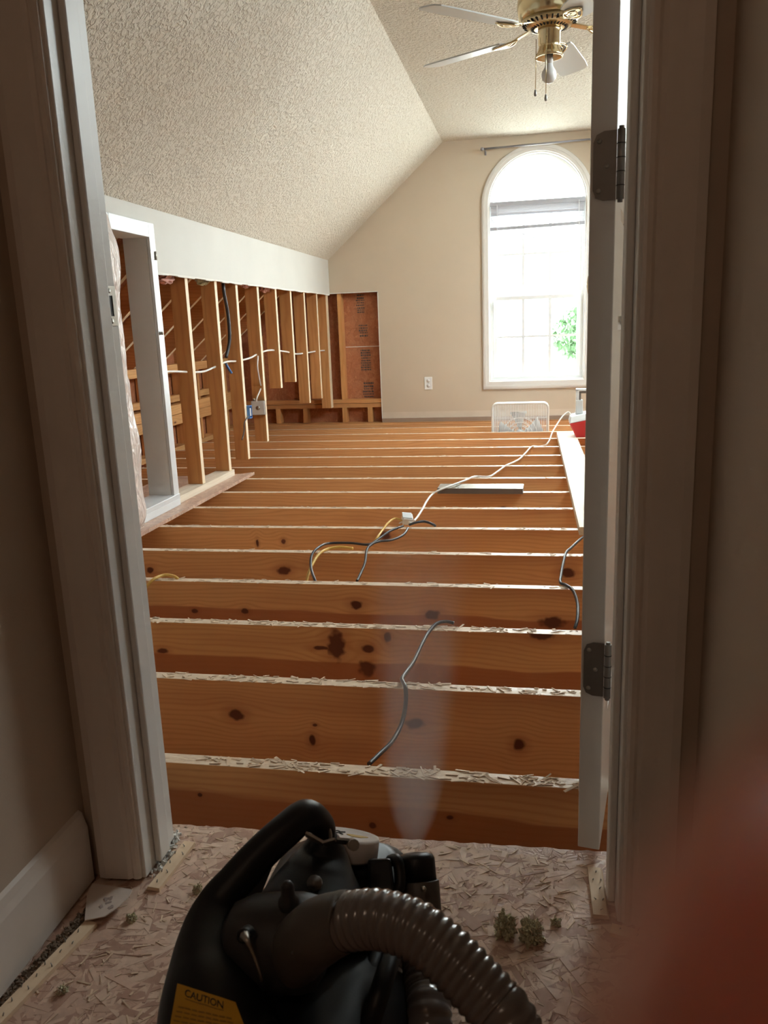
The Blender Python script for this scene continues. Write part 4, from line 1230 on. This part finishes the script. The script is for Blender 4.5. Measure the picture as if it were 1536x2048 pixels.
# outlet elbow and corrugated hose
G(ptube([(588, 1925, .640, 52), (604, 1893, .632, 62), (640, 1862, .622, 64), (684, 1844, .617, 58), (692, 1842, .616, 57)], 28), 'outlet_elbow', M['greycup'])
hp = [pr(*q_) for q_ in ((690, 1843, .616, 54), (755, 1838, .608, 54), (828, 1860, .598, 54), (888, 1905, .588, 56), (945, 1962, .576, 58), (990, 2012, .566, 59), (1024, 2060, .556, 60))]
hpts = [p for p, r in hp] + [Vector((.018, .53, .27)), Vector((.028, .52, .19)), Vector((.018, .525, .11)), Vector((-.02, .55, .062)), Vector((-.065, .60, .058)), Vector((-.10, .655, .09))] + [ony(858, 2052, .705), ony(853, 1985, .74), ony(846, 1905, .785), ony(842, 1850, .815)]
raw = spline(hpts, 16)
# resample at even steps so that the corrugations keep one pitch
seg = [0]
for i in range(1, len(raw)): seg.append(seg[-1] + (raw[i] - raw[i - 1]).length)
tot = seg[-1]; PITCH = .0084; SPP = 6
nst = int(tot / PITCH * SPP)
hpos, hrad = [], []
j = 0
for i in range(nst + 1):
    d = tot * i / nst
    while j < len(seg) - 2 and seg[j + 1] < d: j += 1
    t = (d - seg[j]) / max(1e-9, seg[j + 1] - seg[j])
    hpos.append(raw[j].lerp(raw[j + 1], t))
    ph = (d / PITCH) % 1.0
    cor = .5 + .5 * math.cos(2 * PI * ph)
    hrad.append(.0236 + .0021 * (cor ** .6))
hose = G(MB().tube(hpos, hrad, 28), 'corrugated_hose', M['hose'])
# nozzle head standing on the hose end
npb, nr = pr(838, 1808, .835, 44)
npt = ony(831, 1716, .862)
axis = (npt - npb).normalized()
nm = Matrix.Translation(npb) @ axis.to_track_quat('Z', 'Y').to_matrix().to_4x4()
NL = (npt - npb).length
noz = G(MB().lathe([(0, -.02), (nr * .8, -.02), (nr, -.012), (nr, NL * .48), (nr * .97, NL * .5), (0, NL * .5)], nm, 32), 'hose_collar', M['greycup'])
MB().lathe([(0, 0), (.0035, 0), (.003, .001), (0, .0012)], Matrix.Translation(ony(847, 1778, .806)) @ Matrix.Rotation(PI / 2.4, 4, 'X'), 8).build('rivet', M['steel'], noz)
nz_ = G(MB().lathe([(0, NL * .45), (nr * .90, NL * .45), (nr * .88, NL * .98), (nr * .80, NL * 1.06), (nr * .55, NL * 1.11), (nr * .25, NL * 1.125), (nr * .22, NL * 1.09), (0, NL * 1.09)], nm, 32), 'nozzle', M['black'])
# clamp holding the nozzle to the tank
G(MB().loft([[ony(735, 1718, .83), ony(782, 1716, .83), ony(792, 1800, .80), ony(735, 1800, .80)], [ony(735, 1718, .88), ony(782, 1716, .88), ony(792, 1800, .86), ony(735, 1800, .86)]], False), 'nozzle_clamp', M['black'], bevel=.004)
G(MB().tube(spline([ony(780, 1722, .845), ony(795, 1722, .835), ony(800, 1770, .815), ony(782, 1790, .81)], 5), .007, 8), 'clamp_strap', M['black'])
G(ptube([(700, 1745, .86, 26), (740, 1750, .855, 24), (772, 1752, .85, 24)], 16), 'clamp_arm', M['black'])
# legs of the stand
for a_, b_ in (((790, 1890, .72), (735, 2060, .64)), ((760, 1900, .74), (700, 2040, .67))):
    G(MB().tube([ony(*a_), ony(*b_)], .011, 10), 'stand_leg', M['black'])
# caution label wrapped onto the front of the body
from mathutils.bvhtree import BVHTree
hb_mesh = [o for o in fog.children if o.name.startswith('handle') and 'pedestal' not in o.name][0].data
bvh = BVHTree.FromPolygons([v.co for v in hb_mesh.vertices], [tuple(p.vertices) for p in hb_mesh.polygons])
def on_body(px, py, lift):
    d_ = pray(px, py).normalized()
    h = bvh.ray_cast(Vector((0, 0, H)), d_)
    return h[0] + h[1] * lift if h[0] is not None else ony(px, py, .57)
def lquad(u, v):
    a_ = Vector((357, 1968)).lerp(Vector((470, 2006)), u); b_ = Vector((338, 2076)).lerp(Vector((498, 2080)), u)
    return a_.lerp(b_, v)
NU, NV = 10, 8
tp = [[on_body(*lquad(i / NU, j_ / NV), .0016) for i in range(NU + 1)] for j_ in range(NV + 1)]
bt = [[on_body(*lquad(i / NU, j_ / NV), .0002) for i in range(NU + 1)] for j_ in range(NV + 1)]
s = MB()
W1 = NU + 1
fs = [(j_ * W1 + i, j_ * W1 + i + 1, (j_ + 1) * W1 + i + 1, (j_ + 1) * W1 + i) for j_ in range(NV) for i in range(NU)]
s.add([p for r in tp for p in r], fs, True).add([p for r in bt for p in r], fs, True)
lab = G(s, 'caution_label', M['label'])
tx = text_mesh('lettering', 'CAUTION', 1.0, M['ink'], lab, .02)
xs = [v.co.x for v in tx.data.vertices]; ys = [v.co.y for v in tx.data.vertices]
x0_, x1_, y0_, y1_ = min(xs), max(xs), min(ys), max(ys)
for v in tx.data.vertices:
    u = (v.co.x - x0_) / (x1_ - x0_); w_ = (v.co.y - y0_) / (y1_ - y0_)
    a_ = Vector((373, 1980)).lerp(Vector((446, 2005)), u); b_ = Vector((371, 1994)).lerp(Vector((445, 2019)), u)
    q_ = b_.lerp(a_, w_)
    v.co = on_body(q_.x, q_.y, .0022 if v.co.z > 0 else .0012)
q = MB()
for k in range(6):
    ya = 2004 + 9 * k
    xa, xb = (372, 446) if k == 0 else (362 - 3 * k, 462 + 3 * k)
    th_ = 2 if k == 0 else 3
    for i in range(8):
        u0, u1 = i / 8, (i + (.98 if k == 0 else .8)) / 8
        P_ = []
        for (u, dy) in ((u0, 0), (u1, 0), (u1, th_), (u0, th_)):
            P_.append(on_body(xa + (xb - xa) * u, ya + (24 if k == 0 else 26) * u + dy - (6 if k == 0 else 0), .0019))
        q.add(P_, [(0, 1, 2, 3)])
sp_ = q.build('small_print', flat('small_print_brown', (.36, .19, .012), .5), lab)
sd = sp_.modifiers.new('thick', 'SOLIDIFY'); sd.thickness = .0004

# ------------------------------------------------------------------ mist from the nozzle
def mist_mat(h):
    t = NT('mist')
    t.t.nodes.remove(t.bsdf)
    sep = t.n('ShaderNodeSeparateXYZ'); t.l(t.co(), sep.inputs[0])
    z = t.math('DIVIDE', sep.outputs[2], h)
    r2 = t.math('SQRT', t.math('ADD', t.math('MULTIPLY', sep.outputs[0], sep.outputs[0]), t.math('MULTIPLY', sep.outputs[1], sep.outputs[1])))
    fall = t.ramp(z, [(0, .75), (.10, .85), (.3, .42), (.65, .16), (1, 0)])
    rl = t.ramp(z, [(0, .012), (.10, .030), (.22, .040), (1, .075)])
    edge = t.math('SUBTRACT', 1.0, t.math('DIVIDE', r2, rl), clamp=True)
    edge = t.math('MULTIPLY', t.math('MULTIPLY', edge, 3.0, clamp=True), 1.0)
    nz2, _ = t.noise(t.vscale(t.co(), (30, 30, 9)), 1.0, 3)
    d = t.math('MULTIPLY', t.math('MULTIPLY', fall, edge), t.math('MULTIPLY_ADD', nz2, 19.0, 6.0))
    vs_ = t.n('ShaderNodeVolumeScatter'); vs_.inputs['Color'].default_value = (.96, .95, .97, 1); vs_.inputs['Anisotropy'].default_value = .35
    t.l(d, vs_.inputs['Density']); t.l(vs_.outputs[0], t.out.inputs['Volume'])
    return t.m
mh = .42
mtop = ony(826, 1694, .865)
mist = MB().lathe([(0, 0), (.010, 0), (.026, .035), (.040, .08), (.046, .12), (.056, .20), (.068, .32), (.078, mh), (0, mh)], None, 28).build('mist_plume', mist_mat(mh), None, loc=mtop)
mist.rotation_euler = (math.radians(-6), math.radians(2.0), 0)
tag(mist, 'thin white mist plume rising from the fogger nozzle', 'mist', kind='stuff')

# ------------------------------------------------------------------ litter on the landing
def tack(a, b, label, w=.024):
    a, b = Vector(a), Vector(b)
    d = b - a; L = d.length
    e = tag(empty('tack_strip', (a + b) / 2, (0, 0, math.atan2(d.y, d.x))), label, 'tack strip')
    MB().prism([(-w / 2, 0), (w / 2, 0), (w * .36, .007), (-w * .5, .007)], -L / 2, L / 2, 'x').build('strip', M['tack'], e)
    rg = random.Random(int(L * 999))
    k = 0
    x = -L / 2 + .012
    while x < L / 2 - .01:
        for yy in ((-.006, .006) if k % 2 else (.001,)):
            y2 = yy + rg.uniform(-.002, .002)
            m_ = MB().tube([(x, y2, .006), (x + .001, y2, .0085), (x + rg.uniform(.001, .003), y2 + rg.uniform(-.003, .003), .0115)], [.0009, .0009, .0005], 5).build('tack', M['bronze'], e)
        x += rg.uniform(.018, .026); k += 1
    return e
z0 = ZF + .0006
def FZp(px, py): return onz(px, py, z0)
tack(FZp(-40, 2080), FZp(182, 1850), 'long pale tack strip along the left baseboard')
tack(FZp(306, 1782), FZp(378, 1690), 'short pale tack strip inside the left jamb')
tack(FZp(1190, 1742), FZp(1203, 1838), 'short pale tack strip at the right jamb')
tack(FZp(1222, 1862), FZp(1330, 1890), 'pale tack strip under the blurred finger near the right casing')
# curved scrap of backing paper
wp = [FZp(172, 1853), FZp(176, 1800), FZp(186, 1776), FZp(225, 1785), FZp(266, 1797), FZp(258, 1812), FZp(240, 1830), (FZp(212, 1848))]
ctr = sum(wp, Vector()) / len(wp)
s = MB()
top = [(p - ctr) * 1.02 + Vector((0, 0, .008 + .010 * ((p - ctr).x + .05) / .1)) for p in wp]
s.loft([[v for v in top], [v - Vector((0, 0, .0016)) for v in top]], False)
sc_ = tag(empty('paper_scrap', ctr), 'fan-shaped scrap of stiff paper lying by the left baseboard', 'scrap')
s.build('sheet', M['paper'], sc_)
q = MB(); rg = random.Random(2)
for i in range(7):
    t1, t2 = rg.uniform(.15, .8), rg.uniform(.1, .7)
    pa = top[1].lerp(top[4], t1).lerp(top[7], t2) + Vector((0, 0, .0004))
    q.obox(pa, (.009, .004, .0003), Euler((0, -.1, rg.uniform(0, 3))).to_matrix())
q.build('print_marks', flat('faded_print', (.42, .34, .31), .7), sc_)

def clump(px, py, r, seed, label, tall=1.2):
    p = onz(px, py, ZF)
    rg = random.Random(seed)
    e = tag(empty('insulation_clump', p), label, 'insulation clump', 'clumps on the landing')
    bm = bmesh.new(); bmesh.ops.create_icosphere(bm, subdivisions=4, radius=1)
    from mathutils import noise as mn
    for v in bm.verts:
        n1 = mn.noise(v.co * 2.2 + Vector((seed * 7, 0, 0))) * .75 + mn.noise(v.co * 6 + Vector((0, seed * 3, 0))) * .55
        v.co *= 1 + n1
        v.co = Vector((v.co.x * r, v.co.y * r, (v.co.z + .55) * r * tall))
        v.co.z = max(v.co.z, .0005)
    me = bpy.data.meshes.new('wool'); bm.to_mesh(me); bm.free(); me.materials.append(M['wool'])
    o = bpy.data.objects.new('wool', me); col.objects.link(o); o.parent = e
    s = MB()
    for i in range(26):
        a = rg.uniform(0, 2 * PI); zz = rg.uniform(.2, 1.5) * r * tall
        c = Vector((math.cos(a) * r * .85, math.sin(a) * r * .85, zz))
        d = Vector((math.cos(a + rg.uniform(-1, 1)), math.sin(a + rg.uniform(-1, 1)), rg.uniform(-.5, .9))) * r * rg.uniform(.3, .7)
        s.tube([c * .8, c + d * .5, c + d + Vector((0, 0, rg.uniform(-.3, .2) * r))], [.0009, .0007, .0004], 4)
    s.build('loose_fibres', M['chip'], e)
clump(1010, 1868, .013, 1, 'olive insulation clump nearest the hose on the landing', 1.5)
clump(1062, 1880, .014, 2, 'olive insulation clump second from the hose on the landing', 1.3)
clump(1112, 1849, .006, 3, 'tiny grey insulation clump right of the two olive clumps', 1.0)
clump(396, 1783, .006, 4, 'tiny insulation clump left of the fogger handle', 1.2)
clump(263, 1842, .006, 5, 'tiny insulation clump beside the paper scrap', 1.1)
clump(125, 1985, .006, 6, 'tiny insulation clump near the long tack strip', 1.0)
# splinters and dust by the walls
s = MB(); rg = random.Random(31)
for i in range(520):
    x, y = rg.uniform(-.70, .10), rg.uniform(.78, 1.222)
    if -.43 < x < -.08 and y < .96: continue
    L = rg.uniform(.004, .026); w_ = rg.uniform(.0008, .003)
    m_ = Euler((rg.uniform(-.2, .2), rg.uniform(-.10, .10), rg.uniform(0, 3.2))).to_matrix()
    s.obox((x, y, ZF + .0008), (L, w_, .0008), m_)
tag(s.build('wood_splinters', M['chip']), 'fine pale wood splinters scattered over the landing', 'splinters', kind='stuff')
s = MB()
for i in range(420):
    a = FZp(170, 1845); b = FZp(40, 1985)
    t = rg.random()
    p = a.lerp(b, t * 1.4 - .2) + Vector((-.010 + rg.uniform(-.008, .010), rg.uniform(-.01, .01), 0))
    sz = rg.uniform(.001, .0045)
    m_ = Euler((rg.uniform(0, 3), rg.uniform(0, 3), rg.uniform(0, 3))).to_matrix()
    s.obox((p.x, p.y, ZF + sz * .6), (sz * 1.8, sz, sz * .8), m_)
tag(s.build('floor_dirt', flat('dark_dirt', (.20, .145, .10), .95, var=.6, vscale=120)), 'dark crumbs of dirt along the left baseboard', 'dirt', kind='stuff')
s = MB()
for i in range(130):
    p = FZp(345, 1662).lerp(FZp(308, 1748), rg.random()) + Vector((rg.uniform(-.006, .02), rg.uniform(-.01, .01), 0))
    sz = rg.uniform(.0015, .006)
    m_ = Euler((rg.uniform(0, 3), rg.uniform(0, 3), rg.uniform(0, 3))).to_matrix()
    s.obox((p.x, p.y, ZF + sz * .5), (sz * 2.2, sz, sz * .4), m_)
tag(s.build('paint_flakes', M['cord_white']), 'white paint flakes and grit at the foot of the left jamb', 'paint flakes', kind='stuff')

# ------------------------------------------------------------------ finger of the person holding the camera
ax, ay, az = (Vector((ROT[0][j], ROT[1][j], ROT[2][j])) for j in range(3))
def cp(x, y, z): return Vector((0, 0, H)) + ax * (x * .001) + ay * (y * .001) + az * (z * .001)     # millimetres from the lens
tip = cp(10.8, 10.1, 12.5)
base = cp(44, 38, 8)
mid = cp(29, 22, 12)
path = spline([tip, cp(18.2, 15.4, 12.8), mid, base], 8)
prof = []
for i in range(len(path)):
    t = i / (len(path) - 1)
    r = 7.6 if t < .3 else 7.6 + 1.2 * (t - .3) / .7
    if .40 < t < .55: r += .5 * math.sin((t - .40) / .15 * PI)
    prof.append(r * .001)
d0 = (path[0] - path[1]).normalized()
caps = [(7.0, .9), (6.2, 2.6), (5.0, 4.4), (3.2, 5.8), (1.2, 6.5)]
pts = [path[0] + d0 * (c[1] * .001) for c in caps][::-1] + path
rds = [c[0] * .001 for c in caps][::-1] + prof
finger = tag(empty('person', tip), 'blurred reddish fingertip of the person holding the camera, bottom right corner', 'person')
o = MB().tube(pts, rds, 24).build('finger', M['skin'], finger); o.location = -tip
nd = (path[2] - path[0]).normalized()
up_ = (-az); up_ = (up_ - nd * up_.dot(nd)).normalized(); sd_ = nd.cross(up_)
vs = []
for i in range(7):
    for k in range(7):
        a = -.85 + 1.7 * k / 6
        tt = -.0042 + .0125 * i / 6
        edge = .0 if 0 < i < 6 else .0002
        vs.append(path[0] + nd * tt - up_ * (.00775 * math.cos(a) - edge) + sd_ * (.0076 * math.sin(a)))
fs = [(i * 7 + k, i * 7 + k + 1, (i + 1) * 7 + k + 1, (i + 1) * 7 + k) for i in range(6) for k in range(6)]
nl_ = MB().add(vs, fs, True).build('fingernail', M['nail'], finger); nl_.location = -tip
sd = nl_.modifiers.new('thick', 'SOLIDIFY'); sd.thickness = .0005
